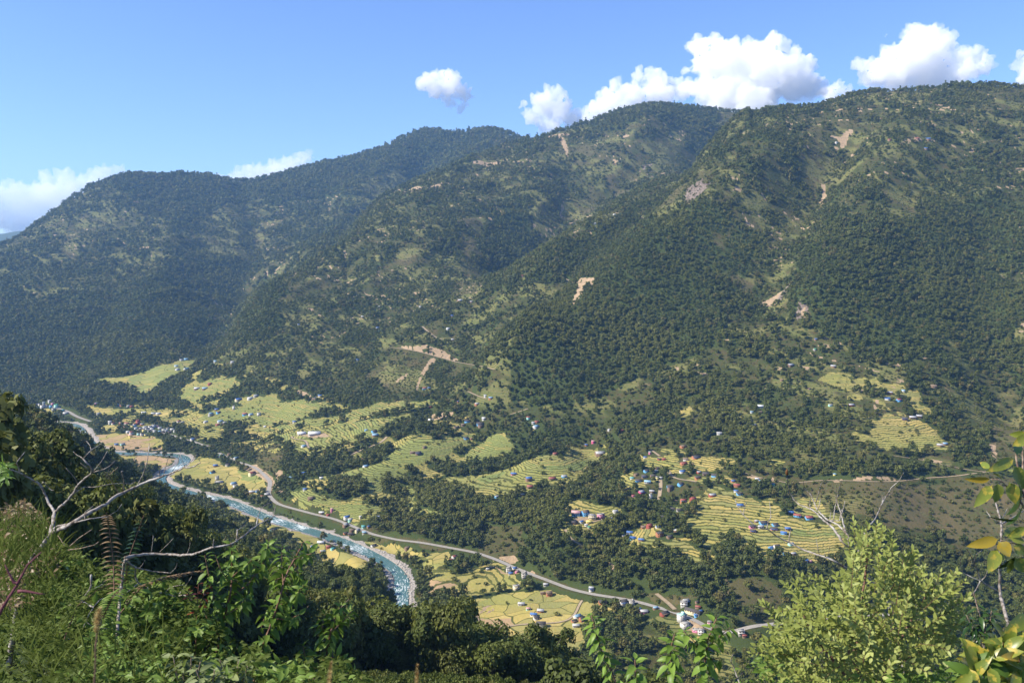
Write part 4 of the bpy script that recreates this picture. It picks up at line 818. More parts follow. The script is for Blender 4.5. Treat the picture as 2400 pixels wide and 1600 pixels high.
# the three hundred that show largest are things of their own
U = 1200 + F * np.tan(S[:, 0]) / CP; 
pv = (sz_ + size * .7 - EYE) / S[:, 1]
Vp = 800 - F * np.tan(np.arctan(pv) + PITCH)
inframe = (U > 5) & (U < 2395) & (Vp < 1590) & (pv > hz + .001)
hidden_by_plants = ((Vp > 1240 + (U - 0) * .02) & (U < 330)) | ((Vp > 1330) & (U < 640)) | ((Vp > 1460) & (U < 850)) | ((U > 1800) & (Vp > 1300 + np.abs(U - 2060) * .25)) | (U > 2300)
score = np.where(inframe & ~hidden_by_plants & ~small, size / S[:, 1], 0)
big = np.argsort(-score)[:290]; isbig = np.zeros(n, bool); isbig[big] = True

def forest_nodes(coll):
    ng = bpy.data.node_groups.new('scatter_trees', 'GeometryNodeTree')
    ng.interface.new_socket('Geometry', in_out='INPUT', socket_type='NodeSocketGeometry'); ng.interface.new_socket('Geometry', in_out='OUTPUT', socket_type='NodeSocketGeometry')
    N = ng.nodes; gi = N.new('NodeGroupInput'); go = N.new('NodeGroupOutput'); ip = N.new('GeometryNodeInstanceOnPoints'); ci = N.new('GeometryNodeCollectionInfo')
    ci.inputs['Collection'].default_value = coll; ci.inputs['Separate Children'].default_value = True; ci.inputs['Reset Children'].default_value = True
    ip.inputs['Pick Instance'].default_value = True
    def na(name, t):
        x = N.new('GeometryNodeInputNamedAttribute'); x.data_type = t; x.inputs['Name'].default_value = name; return x.outputs[0]
    ng.links.new(gi.outputs[0], ip.inputs['Points']); ng.links.new(ci.outputs[0], ip.inputs['Instance'])
    ng.links.new(na('kind', 'INT'), ip.inputs['Instance Index'])
    cx = N.new('ShaderNodeCombineXYZ'); ng.links.new(na('turn', 'FLOAT'), cx.inputs[2])
    e2r = N.new('FunctionNodeEulerToRotation'); ng.links.new(cx.outputs[0], e2r.inputs[0]); ng.links.new(e2r.outputs[0], ip.inputs['Rotation'])
    ng.links.new(na('size', 'FLOAT_VECTOR'), ip.inputs['Scale']); ng.links.new(ip.outputs[0], go.inputs[0])
    return ng
def forest(name, sel, coll):
    me = bpy.data.meshes.new(name); k = int(sel.sum()); me.vertices.add(k)
    me.vertices.foreach_set('co', np.stack([sx_[sel], sy_[sel], sz_[sel] - size[sel] * .04], 1).astype(np.float32).ravel())
    a = me.attributes.new('kind', 'INT', 'POINT'); a.data.foreach_set('value', kind[sel].astype(np.int32))
    fattr(me, 'turn', NRND.random(k) * 6.283)
    a = me.attributes.new('size', 'FLOAT_VECTOR', 'POINT'); a.data.foreach_set('vector', np.stack([size[sel], size[sel], size[sel] * tallness[sel]], 1).astype(np.float32).ravel())
    o = add(name, me); md = o.modifiers.new('trees', 'NODES'); md.node_group = forest_nodes(coll); tag(o, kind='stuff'); return o
rest = ~isbig
forest('forest', rest & (S[:, 1] >= 2300), far_set('far', 80, .13, FOREST))
forest('woodland', rest & (S[:, 1] < 2300) & (S[:, 1] > 900), far_set('middle', 230, .085, FOREST))
forest('hillside_woods', rest & (S[:, 1] <= 900), far_set('hill', 900, .046, FOREST2))
# individual trees: trunk and crown, mesh data shared between alike ones
near_kinds = []
for i, (k, sd) in enumerate(far_kinds):
    rng = np.random.default_rng(500 + sd); v, f = clump_cloud(rng, lobes_of({'bush': 'tall', 'wide': 'round'}.get(k, k), rng), 3400, .025)
    cm = mesh('crown', v, f); cm.materials.append(FOREST2)
    tv, tf = trunk_mesh(rng, 1.0, .028, 4); tm_ = mesh('trunk', tv, tf, True); tm_.materials.append(bark)
    near_kinds.append((cm, tm_))
for q in big:
    r_ = S[q, 1]
    o = add('tree', None, None, None, (sx_[q], sy_[q], sz_[q]), (0, 0, RND.random() * 6.28), (size[q], size[q], size[q] * tallness[q]))
    cm, tm_ = near_kinds[kind[q]]
    add('trunk', tm_, None, o); add('crown', cm, None, o)
    if r_ < 470 and U[q] > 640: tag(o, 'dense green broadleaf tree in the nearest woods along the bottom edge', 'tree', 'broadleaf trees of the nearest woods')
    elif r_ < 470: tag(o, 'dense dark tree on the near hillside at left, behind the bare branches', 'tree', 'trees behind the bare branches')
    elif r_ < 1000: tag(o, 'dark green tree in the shaded forest on the near hillside above the river', 'tree', 'forest trees on the near hillside')
    else: tag(o, 'dark green tree on the wooded bank near the road and river', 'tree', 'trees on the valley floor')

# ---------------------------------------------------------------- the air between
bm = bmesh.new(); bmesh.ops.create_cube(bm, size=1); hm = bpy.data.meshes.new('haze'); bm.to_mesh(hm); bm.free()
haze_mat = bpy.data.materials.new('haze'); haze_mat.use_nodes = True; hn = haze_mat.node_tree
hn.nodes.remove(hn.nodes['Principled BSDF']); pvn = hn.nodes.new('ShaderNodeVolumePrincipled')
pvn.inputs['Color'].default_value = (.31, .58, 1.0, 1); pvn.inputs['Density'].default_value = 3.8e-5; pvn.inputs['Anisotropy'].default_value = .1
hn.links.new(pvn.outputs[0], hn.nodes['Material Output'].inputs['Volume'])
ztop = float(GZ.max()) + 40; zbot = float(GZ.min()) - 1.5
haze = add('haze', hm, haze_mat, None, (0, 5000, (ztop + zbot) / 2), None, (24000, 17000, ztop - zbot)); tag(haze, kind='stuff')
print('TREES', n, 'big range', S[big, 1].min(), S[big, 1].max(), 'ground', GZ.min(), GZ.max())
# ---------------------------------------------------------------- houses
def paint_mat(name, c, rough=.7, vary=.25, spec=.25):
    def f(nt, b):
        s = NB(nt); n = s.noise(s.obj(), .7, 4); st = s.noise(s.scale(s.obj(), (2.5, 2.5, .35)), 1.0, 3)
        k = s.mix(s.math('MULTIPLY', s.step(.45, .75, n), vary * 2), c, tuple(x * .62 + .01 for x in c))
        k = s.mix(s.math('MULTIPLY', s.step(.5, .75, st), vary * 1.4), k, (.22, .19, .16))
        s.put(b.inputs['Base Color'], k)
    return mat(name, None, rough, f, spec)
def roof_mat(name, c, rough=.55):
    def f(nt, b):
        s = NB(nt); o = s.obj(); w = s.n('ShaderNodeTexWave', bands_direction='X'); s.put(w.inputs['Vector'], o); w.inputs['Scale'].default_value = 1.3; w.inputs['Distortion'].default_value = .3
        n = s.noise(o, .8, 4); k = s.mix(s.math('MULTIPLY', s.step(.45, .72, n), .5), c, tuple(x * .6 + .03 for x in c))
        k = s.mix(s.math('MULTIPLY', w.outputs['Fac'], .15), k, tuple(x * .5 for x in c)); s.put(b.inputs['Base Color'], k)
        s.put(b.inputs['Normal'], s.bump(w.outputs['Fac'], .4, .08))
    return mat(name, None, rough, f, .35)
ROOFS = {'b': ('blue-roofed', roof_mat('blue_sheet_roof', (.055, .14, .36))), 'l': ('pale-blue-roofed', roof_mat('pale_blue_roof', (.24, .40, .52))), 'd': ('dark-roofed', roof_mat('slate_roof', (.075, .066, .064), .85)),
         'r': ('red-roofed', roof_mat('red_roof', (.27, .075, .058))), 't': ('tin-roofed', roof_mat('tin_roof', (.38, .38, .375), .4)), 'g': ('green-roofed', roof_mat('green_sheet', (.07, .36, .18))), 'c': ('teal-roofed', roof_mat('teal_roof', (.09, .36, .36))),
         'n': ('brown-roofed', roof_mat('thatch', (.20, .145, .10), .95)), 'p': ('pink-roofed', roof_mat('pink_roof', (.52, .29, .28))), 'w': ('white-roofed', roof_mat('white_roof', (.62, .62, .60), .45)), 'f': ('flat-roofed', roof_mat('concrete_roof', (.38, .36, .33), .9)), 'm': ('mint-topped', roof_mat('mint_roof', (.45, .70, .62), .6))}
WALLS = {'w': ('white', paint_mat('white_wall', (.60, .58, .54))), 'o': ('orange-brown', paint_mat('ochre_wall', (.42, .18, .095), .9)), 'p': ('pink', paint_mat('pink_wall', (.55, .20, .30))), 'b': ('blue', paint_mat('blue_wall', (.15, .40, .68))),
         'c': ('cream', paint_mat('cream_wall', (.66, .58, .38))), 'm': ('mud-brown', paint_mat('mud_wall', (.25, .165, .115), .95)), 'r': ('red', paint_mat('red_wall', (.33, .085, .062), .85)), 'g': ('grey', paint_mat('cement_wall', (.36, .345, .32), .9)), 't': ('mint', paint_mat('mint_wall', (.36, .66, .58))), 'y': ('yellow', paint_mat('yellow_wall', (.72, .60, .18))), 'k': ('bright pink', paint_mat('magenta_wall', (.60, .12, .24)))}
glass = mat('window_glass', (.02, .025, .03), .15, None, .5); wood = mat('window_wood', (.13, .075, .045), .7); trim = mat('pale_trim', (.62, .58, .52), .7)
def boxes(name, bs, m):
    vs, fs = [], []
    for (x0, y0, z0, x1, y1, z1) in bs:
        k = len(vs); vs += [(x0, y0, z0), (x1, y0, z0), (x1, y1, z0), (x0, y1, z0), (x0, y0, z1), (x1, y0, z1), (x1, y1, z1), (x0, y1, z1)]
        fs += [(k, k + 3, k + 2, k + 1), (k + 4, k + 5, k + 6, k + 7), (k, k + 1, k + 5, k + 4), (k + 1, k + 2, k + 6, k + 5), (k + 2, k + 3, k + 7, k + 6), (k + 3, k, k + 4, k + 7)]
    me = mesh(name, vs, fs); me.materials.append(m); return me
WIN = boxes('window', [(-.55, -.06, -.62, -.45, .02, .62), (.45, -.06, -.62, .55, .02, .62), (-.45, -.06, .52, .45, .02, .62), (-.45, -.08, -.64, .45, .02, -.52), (-.03, -.05, -.52, .03, .01, .52)], wood)
PANE = boxes('pane', [(-.45, -.02, -.52, .45, .012, .52)], glass)
DOOR = boxes('door', [(-.5, -.05, 0, .5, .02, 2.0)], wood)
_cache = {}
def house_meshes(roof, wall, st, ar):
    """unit house 1 wide: walls and roof; st storeys; ar shape number"""
    key = (roof, wall, st, ar)
    if key in _cache: return _cache[key]
    return None
CLUSTERS = {'pad': 'in the golden paddies at bottom centre', 'rd': 'beside the road bend at bottom right', 'hw': 'beside the road above the bottom paddies', 'riv': 'in the roadside hamlet by the river', 'bank': 'in the yellow fields on the near river bank', 'flat': 'in the flat fields inside the river loop',
            'wash': 'near the gravel wash', 'tow': 'in the far riverside town', 'end': 'in the farthest village by the upper river', 'bench': 'on the far green bench', 'upl': 'among the upper left terraces', 'mid': 'among the central terraces', 'mdv': 'in the wooded hamlet above the central terraces', 'lobe': 'on the tongue of green terraces',
            'sch': 'around the school on its yellow terrace', 'vil': 'in the wooded village right of centre', 'ter': 'on the terraced village slope at right', 'hil': 'scattered on the wooded slope at right', 'fort': 'on the stepped hill farm at far right', 'mt': 'high on the mountainside', 'ham': 'at the foot of the landslide slope'}
ORD = ('first', 'second', 'third', 'fourth', 'fifth', 'sixth', 'seventh', 'eighth', 'ninth', 'tenth', 'eleventh', 'twelfth', 'thirteenth', 'fourteenth')
look_count = {}
def looks(r): return (r[3], r[4], r[5], r[6])
for r in rows: look_count.setdefault(looks(r), []).append(r)
for v in look_count.values(): v.sort()
HOUSE_XY = []
def gable(w, d, h, rise, over):
    hw, hd = w / 2, d / 2; t = .12
    wall_v = [(-hw, -hd, -3.0), (hw, -hd, -3.0), (hw, hd, -3.0), (-hw, hd, -3.0), (-hw, -hd, h), (hw, -hd, h), (hw, hd, h), (-hw, hd, h), (-hw, 0, h + rise), (hw, 0, h + rise)]
    wall_f = [(0, 1, 5, 4), (2, 3, 7, 6), (1, 2, 6, 9, 5), (3, 0, 4, 8, 7)]
    sl = rise / hd; ro = hd + over; rx = hw + over * .8; ze = h - over * sl
    rv, rf = [], []
    for sy in (-1, 1):
        k = len(rv); rv += [(-rx, sy * ro, ze + .05), (rx, sy * ro, ze + .05), (rx, 0, h + rise + .05), (-rx, 0, h + rise + .05), (-rx, sy * ro, ze + .05 + t), (rx, sy * ro, ze + .05 + t), (rx, 0, h + rise + .05 + t), (-rx, 0, h + rise + .05 + t)]
        q = [(0, 3, 2, 1), (4, 5, 6, 7), (0, 1, 5, 4), (1, 2, 6, 5), (3, 0, 4, 7)]
        if sy > 0: q = [tuple(reversed(x)) for x in q]
        rf += [tuple(k + i for i in x) for x in q]
    return wall_v, wall_f, rv, rf
for r in rows:
    u, v, wp, rk, wk, st, cl = r
    x, y, z = sight(u, v); dist = math.hypot(x, y); w = max(4.5, wp * dist / F * .86)
    rng = random.Random(int(u * 31 + v)); st_h = 2.5
    flat = rk in 'fm' or st >= 3; d = w * rng.uniform(.55, .72)
    if rk == 'd' and wp > 40: d = w * .34
    if st >= 2: w *= .92
    h = st_h * st * (1.25 if dist > 1900 else 1.0) * (1.0 if w > 7 else .85)
    face = math.atan2(-x, -y)                                       # broad side turned down-valley, more or less
    yaw = -face + math.pi + rng.uniform(-.5, .5) + .25
    if rk == 'd' and wp > 40: yaw = math.radians(-38)
    same = look_count[looks(r)]
    nm_r, rm = ROOFS.get(rk, ROOFS['t']); nm_w, wm = WALLS[wk]
    if rk == 'y': nm_r, rm = 'yellow-roofed', WALLS['y'][1]
    tall = {1: '', 2: 'two-storey ', 3: 'three-storey ', 4: 'four-storey '}[st]
    long_ = 'long ' if wp >= 26 and st < 3 else ''
    base = '%s%s%s %s house' % (long_, tall, nm_r, nm_w)
    if len(same) > 1:
        i = same.index(r); base = ('%s %s' % (ORD[i] if i < 14 else 'last', base)) + ' from the left'
    root = add('house', None, None, None, (x, y, z), (0, 0, yaw))
    tag(root, base + ' ' + CLUSTERS[cl], 'house', 'houses ' + CLUSTERS[cl])
    HOUSE_XY.append((x, y, w))
    if flat:
        add('wall', boxes('wall', [(-w / 2, -d / 2, -3, w / 2, d / 2, h)], wm), None, root)
        bs = [(-w / 2 - .35, -d / 2 - .35, h + .003, w / 2 + .35, d / 2 + .35, h + .22)]
        for (a0, b0, a1, b1) in ((-w / 2, -d / 2, w / 2, -d / 2 + .18), (-w / 2, d / 2 - .18, w / 2, d / 2), (-w / 2, -d / 2 + .18, -w / 2 + .18, d / 2 - .18), (w / 2 - .18, -d / 2 + .18, w / 2, d / 2 - .18)):
            bs.append((a0, b0, h + .223, a1, b1, h + .95))
        if st >= 3: bs.append((w * .05, -d * .2, h + .223, w * .38, d * .38, h + 2.4))
        add('roof', boxes('roof', bs, rm), None, root)
        if st >= 2: add('floor_band', boxes('floor_band', [(-w / 2 - .3, -d / 2 - .7, st_h * k * h / (st_h * st) - .12, w / 2 + .3, d / 2 + .1, st_h * k * h / (st_h * st) + .12) for k in range(1, st)], trim), None, root)
    else:
        wv, wf, rv, rf = gable(w, d, h, d * .28, .55 if w > 7 else .4)
        me = mesh('wall', wv, wf); me.materials.append(wm); add('wall', me, None, root)
        me = mesh('roof', rv, rf); me.materials.append(rm); add('roof', me, None, root)
        if wp >= 14 and rng.random() < .45:                            # lean-to along the front
            lt = boxes('porch_roof', [(-w * .5, -d / 2 - 1.9, h * .80, w * .42, -d / 2 - .003, h * .80 + .1), (-w * .48, -d / 2 - 1.85, -2, -w * .48 + .14, -d / 2 - 1.7, h * .80), (w * .38, -d / 2 - 1.85, -2, w * .38 + .14, -d / 2 - 1.7, h * .80), (-w * .05, -d / 2 - 1.85, -2, -w * .05 + .14, -d / 2 - 1.7, h * .80)], ROOFS['b' if rng.random() < .5 else 'n'][1])
            add('porch_roof', lt, None, root)
    if wp >= 11:
        nwin = max(2, int(w / 3.2)); 
        for k in range(st):
            zc = h / st * (k + .55)
            for side in (-1, 1):
                for i in range(nwin):
                    xx = -w / 2 + w * (i + .5) / nwin
                    if side < 0 and k == 0 and i == nwin // 2:
                        add('door', DOOR, None, root, (xx, -d / 2 - .004, 0)); continue
                    wn_ = add('window', WIN, None, root, (xx, side * (d / 2 + .004), zc), (0, 0, 0 if side < 0 else math.pi))
                    if wp >= 16: add('pane', PANE, None, wn_)
# ---------------------------------------------------------------- plants close to the viewpoint
EYEV = np.array([0, 0, EYE]); AXR = np.array([1.0, 0, 0]); AXU = np.array([0, SP, CP]); AXF = np.array([0, CP, -SP])
def at(u, v, d):
    """a point d metres ahead on the sight line through (u, v)"""
    return EYEV + d * (AXF + (u - 1200) / F * AXR - (v - 800) / F * AXU)
def tubes(name, lines, m, sides=7, rough_=.06, seed=1):
    """branches: each line is (points, radius at start, radius at end)"""
    rg = np.random.default_rng(seed); vs, fs = [], []
    for pts, r0, r1 in lines:
        p = np.array(pts, float); n0 = len(p)
        if n0 < 2: continue
        s = np.concatenate([[0], np.cumsum(np.linalg.norm(p[1:] - p[:-1], axis=1))]); n = max(n0, int(s[-1] / (max(r0, .002) * 2.6)) + 2); n = min(n, 60)
        q = np.linspace(0, s[-1], n); c = np.stack([np.interp(q, s, p[:, k]) for k in range(3)], 1)
        if n > 6: c = smooth(c, 1)
        c[1:-1] += rg.normal(size=(n - 2, 3)) * r0 * .16
        t = np.gradient(c, axis=0); t /= np.linalg.norm(t, axis=1)[:, None] + 1e-12
        ref = np.array([.3, .2, .93]); base = len(vs)
        for k in range(n):
            a = np.cross(t[k], ref); a /= np.linalg.norm(a) + 1e-9; b = np.cross(t[k], a)
            rr = (r0 + (r1 - r0) * k / (n - 1)) * (1 + rg.normal() * rough_)
            if k == n - 1: rr *= .6
            for i in range(sides):
                an = i / sides * 6.28318; vs.append(c[k] + (a * math.cos(an) + b * math.sin(an)) * rr * (1 + rg.normal() * rough_ * .7))
        for k in range(n - 1):
            for i in range(sides):
                j = (i + 1) % sides; fs.append((base + k * sides + i, base + k * sides + j, base + (k + 1) * sides + j, base + (k + 1) * sides + i))
        fs.append(tuple(base + (n - 1) * sides + i for i in range(sides))); fs.append(tuple(base + sides - 1 - i for i in range(sides)))
    return mesh_mixed(name, vs, fs, m)
def mesh_mixed(name, vs, fs, m, smooth_=True):
    me = mesh(name, vs, fs, smooth_); me.materials.append(m); return me
def leaf_geo(name, length, width, m, droop=.25, fold=.22, petiole=.12, rows_=5, wave=0.0, tip=1.0):
    """one leaf lying along +Y, folded on its midrib, arching down; it starts at the stalk"""
    vs, fs = [], []
    for k in range(rows_ + 1):
        f = k / rows_; w = math.sin(math.pi * min(1, f * .96 + .04) ** (.78 if tip < 1.5 else .6)) ** (.85) * width / 2
        if k in (0, rows_): w = width * .015
        y = petiole * length + f * length * (1 - petiole); z = -droop * length * f * f
        lift = fold * w * 2
        vs += [(-w, y, z + lift + wave * math.sin(f * 9) * w), (0, y, z), (w, y, z + lift - wave * math.sin(f * 9) * w)]
    for k in range(rows_):
        a = k * 3; fs += [(a, a + 1, a + 4, a + 3), (a + 1, a + 2, a + 5, a + 4)]
    k = len(vs); pw = width * .03
    vs += [(-pw, 0, 0), (pw, 0, 0), (pw, petiole * length, 0), (-pw, petiole * length, 0)]; fs.append((k, k + 1, k + 2, k + 3))
    me = mesh(name, vs, fs, True); me.materials.append(m); return me
def frame(pos, along, up, s=1.0, twist=0.0):
    y = np.array(along, float); y /= np.linalg.norm(y) + 1e-12
    z = np.array(up, float) - y * np.dot(up, y)
    if np.linalg.norm(z) < 1e-4: z = np.cross(y, [1, 0, .1])
    z /= np.linalg.norm(z); x = np.cross(y, z)
    if twist: x, z = x * math.cos(twist) + z * math.sin(twist), z * math.cos(twist) - x * math.sin(twist)
    M = Matrix.Identity(4)
    for r_ in range(3):
        M[r_][0], M[r_][1], M[r_][2], M[r_][3] = x[r_] * s, y[r_] * s, z[r_] * s, pos[r_]
    return M
def put_leaf(parent, me, pos, along, up, s=1.0, twist=0.0, name='leaf'):
    o = bpy.data.objects.new(name, me); COL.objects.link(o); o.parent = parent; o.matrix_basis = parent_inv(parent) @ frame(pos, along, up, s, twist); return o
def parent_inv(p): return Matrix.Translation(-Vector(p.location))
def bake_leaves(name, items, m, parent=None):
    """many leaves as one mesh: items are (mesh, matrix)"""
    geo = {}; V_, Q_, off = [], [], 0
    for me, M in items:
        if me.name not in geo:
            co = np.zeros(len(me.vertices) * 3, np.float32); me.vertices.foreach_get('co', co)
            geo[me.name] = (co.reshape(-1, 3), np.array([tuple(p.vertices) for p in me.polygons]))
        co, fq = geo[me.name]; A = np.array(M); V_.append(co @ A[:3, :3].T + A[:3, 3]); Q_.append(fq + off); off += len(co)
    me = mesh(name, np.concatenate(V_), np.concatenate(Q_), True); me.materials.append(m); o = add(name, me, None, parent); return o
def plant(name, loc, label, cat, group=None):
    o = add(name, None, None, None, tuple(loc)); tag(o, label, cat, group); bpy.context.view_layer.update(); return o
def place(o, parent):
    o.parent = parent; o.location = -Vector(parent.location); return o
def kind_mat(name, c0, c1, c2=None, trans=.3, rough=.45, spec=.35, spots=None):
    m = bpy.data.materials.new(name); m.use_nodes = True; nt = m.node_tree; s = NB(nt); b = nt.nodes['Principled BSDF']
    r = s.rand(); P = s.pos(); n = s.noise(P, 3.2, 3); n2 = s.noise(P, 45, 3)
    f = s.math('ADD', s.math('MULTIPLY', r, .55), s.math('MULTIPLY', n, .6))
    c = s.mix(s.step(.3, .85, f), c0, c1)
    if c2: c = s.mix(s.step(.70, .78, s.noise(P, 14, 2)), c, c2)
    if spots: c = s.mix(s.step(.54, .60, s.noise(P, 55, 4)), c, spots)
    c = s.mix(s.math('MULTIPLY', s.step(.4, .7, n2), .3), c, tuple(x * .6 for x in c0))
    s.put(b.inputs['Base Color'], c); b.inputs['Roughness'].default_value = rough; b.inputs['Specular IOR Level'].default_value = spec
    t = s.n('ShaderNodeBsdfTranslucent'); s.put(t.inputs['Color'], s.mix(.5, c, c1)); mx = s.n('ShaderNodeMixShader'); mx.inputs[0].default_value = trans
    nt.links.new(b.outputs[0], mx.inputs[1]); nt.links.new(t.outputs[0], mx.inputs[2]); nt.links.new(mx.outputs[0], nt.nodes['Material Output'].inputs['Surface'])
    return m
def pale_bark(nt, b):
    s = NB(nt); P = s.pos(); n = s.noise(P, 60, 4, .65); n2 = s.noise(P, 14, 3)
    c = s.mix(s.step(.38, .58, n), (.11, .085, .065), (.29, .26, .23)); c = s.mix(s.step(.52, .66, n2), c, (.36, .335, .30)); c = s.mix(s.step(.68, .74, s.noise(P, 34, 2)), c, (.10, .075, .055))
    s.put(b.inputs['Base Color'], c); s.put(b.inputs['Normal'], s.bump(n, .5, .004))
def twig_bark(nt, b):
    s = NB(nt); P = s.pos(); n = s.noise(P, 70, 4, .65)
    s.put(b.inputs['Base Color'], s.mix(s.step(.4, .6, n), (.16, .105, .075), (.33, .255, .19)))
PALE = mat('pale_bark', None, .85, pale_bark); TWIG = mat('twig_bark', None, .85, twig_bark)
REDSTEM = mat('reddish_stem', None, .7, lambda nt, b: NB(nt).put(b.inputs['Base Color'], NB(nt).mix(NB(nt).noise(NB(nt).pos(), 40, 3), (.10, .045, .03), (.21, .13, .085))))
BRIGHT = kind_mat('bright_leaves', (.12, .20, .030), (.21, .32, .050), (.38, .33, .04), .38)
SHRUBG = kind_mat('shrub_leaves', (.085, .155, .026), (.17, .25, .042), (.30, .28, .04), .36, .48, .25)
BUSHY = kind_mat('small_bush_leaves', (.24, .275, .062), (.36, .39, .120), (.44, .37, .07), .34, .5, .3)
BROAD = kind_mat('broad_leaves', (.16, .205, .028), (.25, .275, .045), (.34, .29, .035), .34, .35, .45, (.46, .36, .05))
ORANGE = kind_mat('turning_leaves', (.36, .26, .025), (.42, .28, .04), (.36, .16, .02), .34, .4, .4, (.34, .27, .05))
SAGE = kind_mat('sage_leaves', (.13, .165, .060), (.21, .25, .095), None, .25, .6, .3)
DARKG = kind_mat('dark_leaves', (.020, .050, .012), (.045, .090, .02), (.16, .05, .02), .25, .3, .45)
UNDER = kind_mat('undergrowth_leaves', (.026, .052, .010), (.105, .138, .022), (.17, .13, .04), .36, .6, .15)  # leaf colours darkened to stand in for shade over the left thicket
RED = kind_mat('red_leaves', (.20, .055, .02), (.30, .07, .03), None, .35)
GRASSM = kind_mat('grass_blades', (.050, .085, .015), (.125, .148, .026), (.18, .13, .045), .38, .65, .12)
DRY = kind_mat('dry_leaves', (.17, .11, .05), (.22, .15, .07), None, .25)

def branches(spec, d, w, d1=None, scale_=None):
    out = []
    for pts, w0, w1 in spec:
        n = len(pts); o = []
        for k, (u, v) in enumerate(pts): o.append(at(u, v, d + (u * 7.3 + v * 3.1) % 1 * 0 + .12 * math.sin(u / 47.0) + .10 * math.cos(v / 31.0)))
        out.append((o, w0 / 2 * d / F * w, w1 / 2 * d / F * w))
    return out
def bare_tree(name, loc, label, cat, trunk_spec, branch_specs, d, w=1.08, group=None, m=PALE):
    root = plant(name, loc, label, cat, group)
    place(add('trunk', tubes('trunk', branches(trunk_spec, d, w), m, 8), None), root)
    for i_, b_ in enumerate(branch_specs):
        place(add('branch', tubes('branch', branches(b_, d, w), m if b_[0][1] > 2.2 else TWIG, 6, seed=i_ + 5), None), root)
    return root
g0 = at(60, 1420, 3.3)
bare_tree('bare_shrub', at(40, 1560, 3.2), 'leafless pale-barked shrub forking widely at left, growing out of the grass', 'bare shrub',
  [(((20, 1560), (45, 1400), (74, 1303), (98, 1281), (116, 1254), (123, 1234), (126, 1214), (128, 1199)), 13, 8.5)],
  [[(((128, 1199), (116, 1181), (107, 1161), (98, 1138), (85, 1128), (62, 1116), (47, 1108), (33, 1103), (22, 1098)), 6.5, 2.6), (((47, 1108), (41, 1089), (39, 1083), (48, 1071), (59, 1058)), 2.6, 1.4), (((98, 1134), (102, 1128), (112, 1141), (122, 1149), (126, 1148)), 1.6, 1)],
   [(((128, 1199), (156, 1175), (174, 1154), (183, 1136), (199, 1121), (217, 1106), (212, 1092), (205, 1084), (196, 1077), (189, 1070)), 7, 2.8), (((217, 1106), (228, 1094), (241, 1076), (250, 1060), (252, 1056)), 2.4, 1), (((217, 1107), (246, 1098), (261, 1089), (269, 1079)), 2.2, 1), (((196, 1073), (214, 1054), (228, 1046), (241, 1035)), 1.8, 1), (((214, 1054), (210, 1042), (202, 1033)), 1.6, .9), (((183, 1134), (176, 1121), (165, 1107), (154, 1096)), 1.7, .9), (((189, 1070), (180, 1066), (172, 1058)), 1.3, .8), (((208, 1098), (198, 1092), (188, 1084)), 1.2, .8)],
   [(((176, 1154), (196, 1141), (223, 1141), (257, 1134), (286, 1132), (308, 1134), (318, 1127)), 2.6, 1.2), (((257, 1133), (253, 1122), (248, 1116)), 1.4, .9), (((316, 1129), (314, 1119)), 1.2, .8)],
   [(((122, 1246), (134, 1243), (167, 1228), (196, 1208), (237, 1188), (268, 1165), (292, 1152), (324, 1138), (348, 1127), (388, 1114), (413, 1103), (433, 1095), (455, 1093), (471, 1083)), 9.5, 2.2), (((324, 1134), (335, 1112), (345, 1083), (348, 1056), (350, 1038)), 2.6, 1.4), (((290, 1147), (290, 1125), (285, 1104), (289, 1103)), 3, 2), (((384, 1109), (388, 1094), (395, 1071), (394, 1066)), 1.7, 1), (((433, 1094), (424, 1071), (421, 1060)), 1.5, 1), (((421, 1062), (417, 1085), (405, 1103)), 1.6, 1), (((435, 1092), (449, 1080), (461, 1065)), 1.6, .9), (((373, 1118), (375, 1092)), 1.4, 1), (((417, 1092), (425, 1088), (440, 1083)), 1.2, .9)],
   [(((277, 1154), (266, 1134), (252, 1114), (242, 1100), (232, 1090)), 2.2, 1.2), (((257, 1112), (268, 1102), (278, 1093)), 1.5, .9)],
   [(((122, 1243), (134, 1232), (156, 1228), (185, 1221), (214, 1214), (250, 1210)), 5, 1.8), (((199, 1216), (198, 1207), (199, 1199), (210, 1192), (220, 1184)), 1.9, .9), (((250, 1212), (265, 1202), (275, 1196), (286, 1180)), 1.6, .9)],
   [(((136, 1255), (144, 1266), (151, 1278)), 1.6, 1.2), (((164, 1279), (185, 1260), (205, 1247), (215, 1240)), 2.2, 1.2), (((160, 1288), (190, 1284), (222, 1276), (232, 1268)), 1.8, 1)]], 3.2)
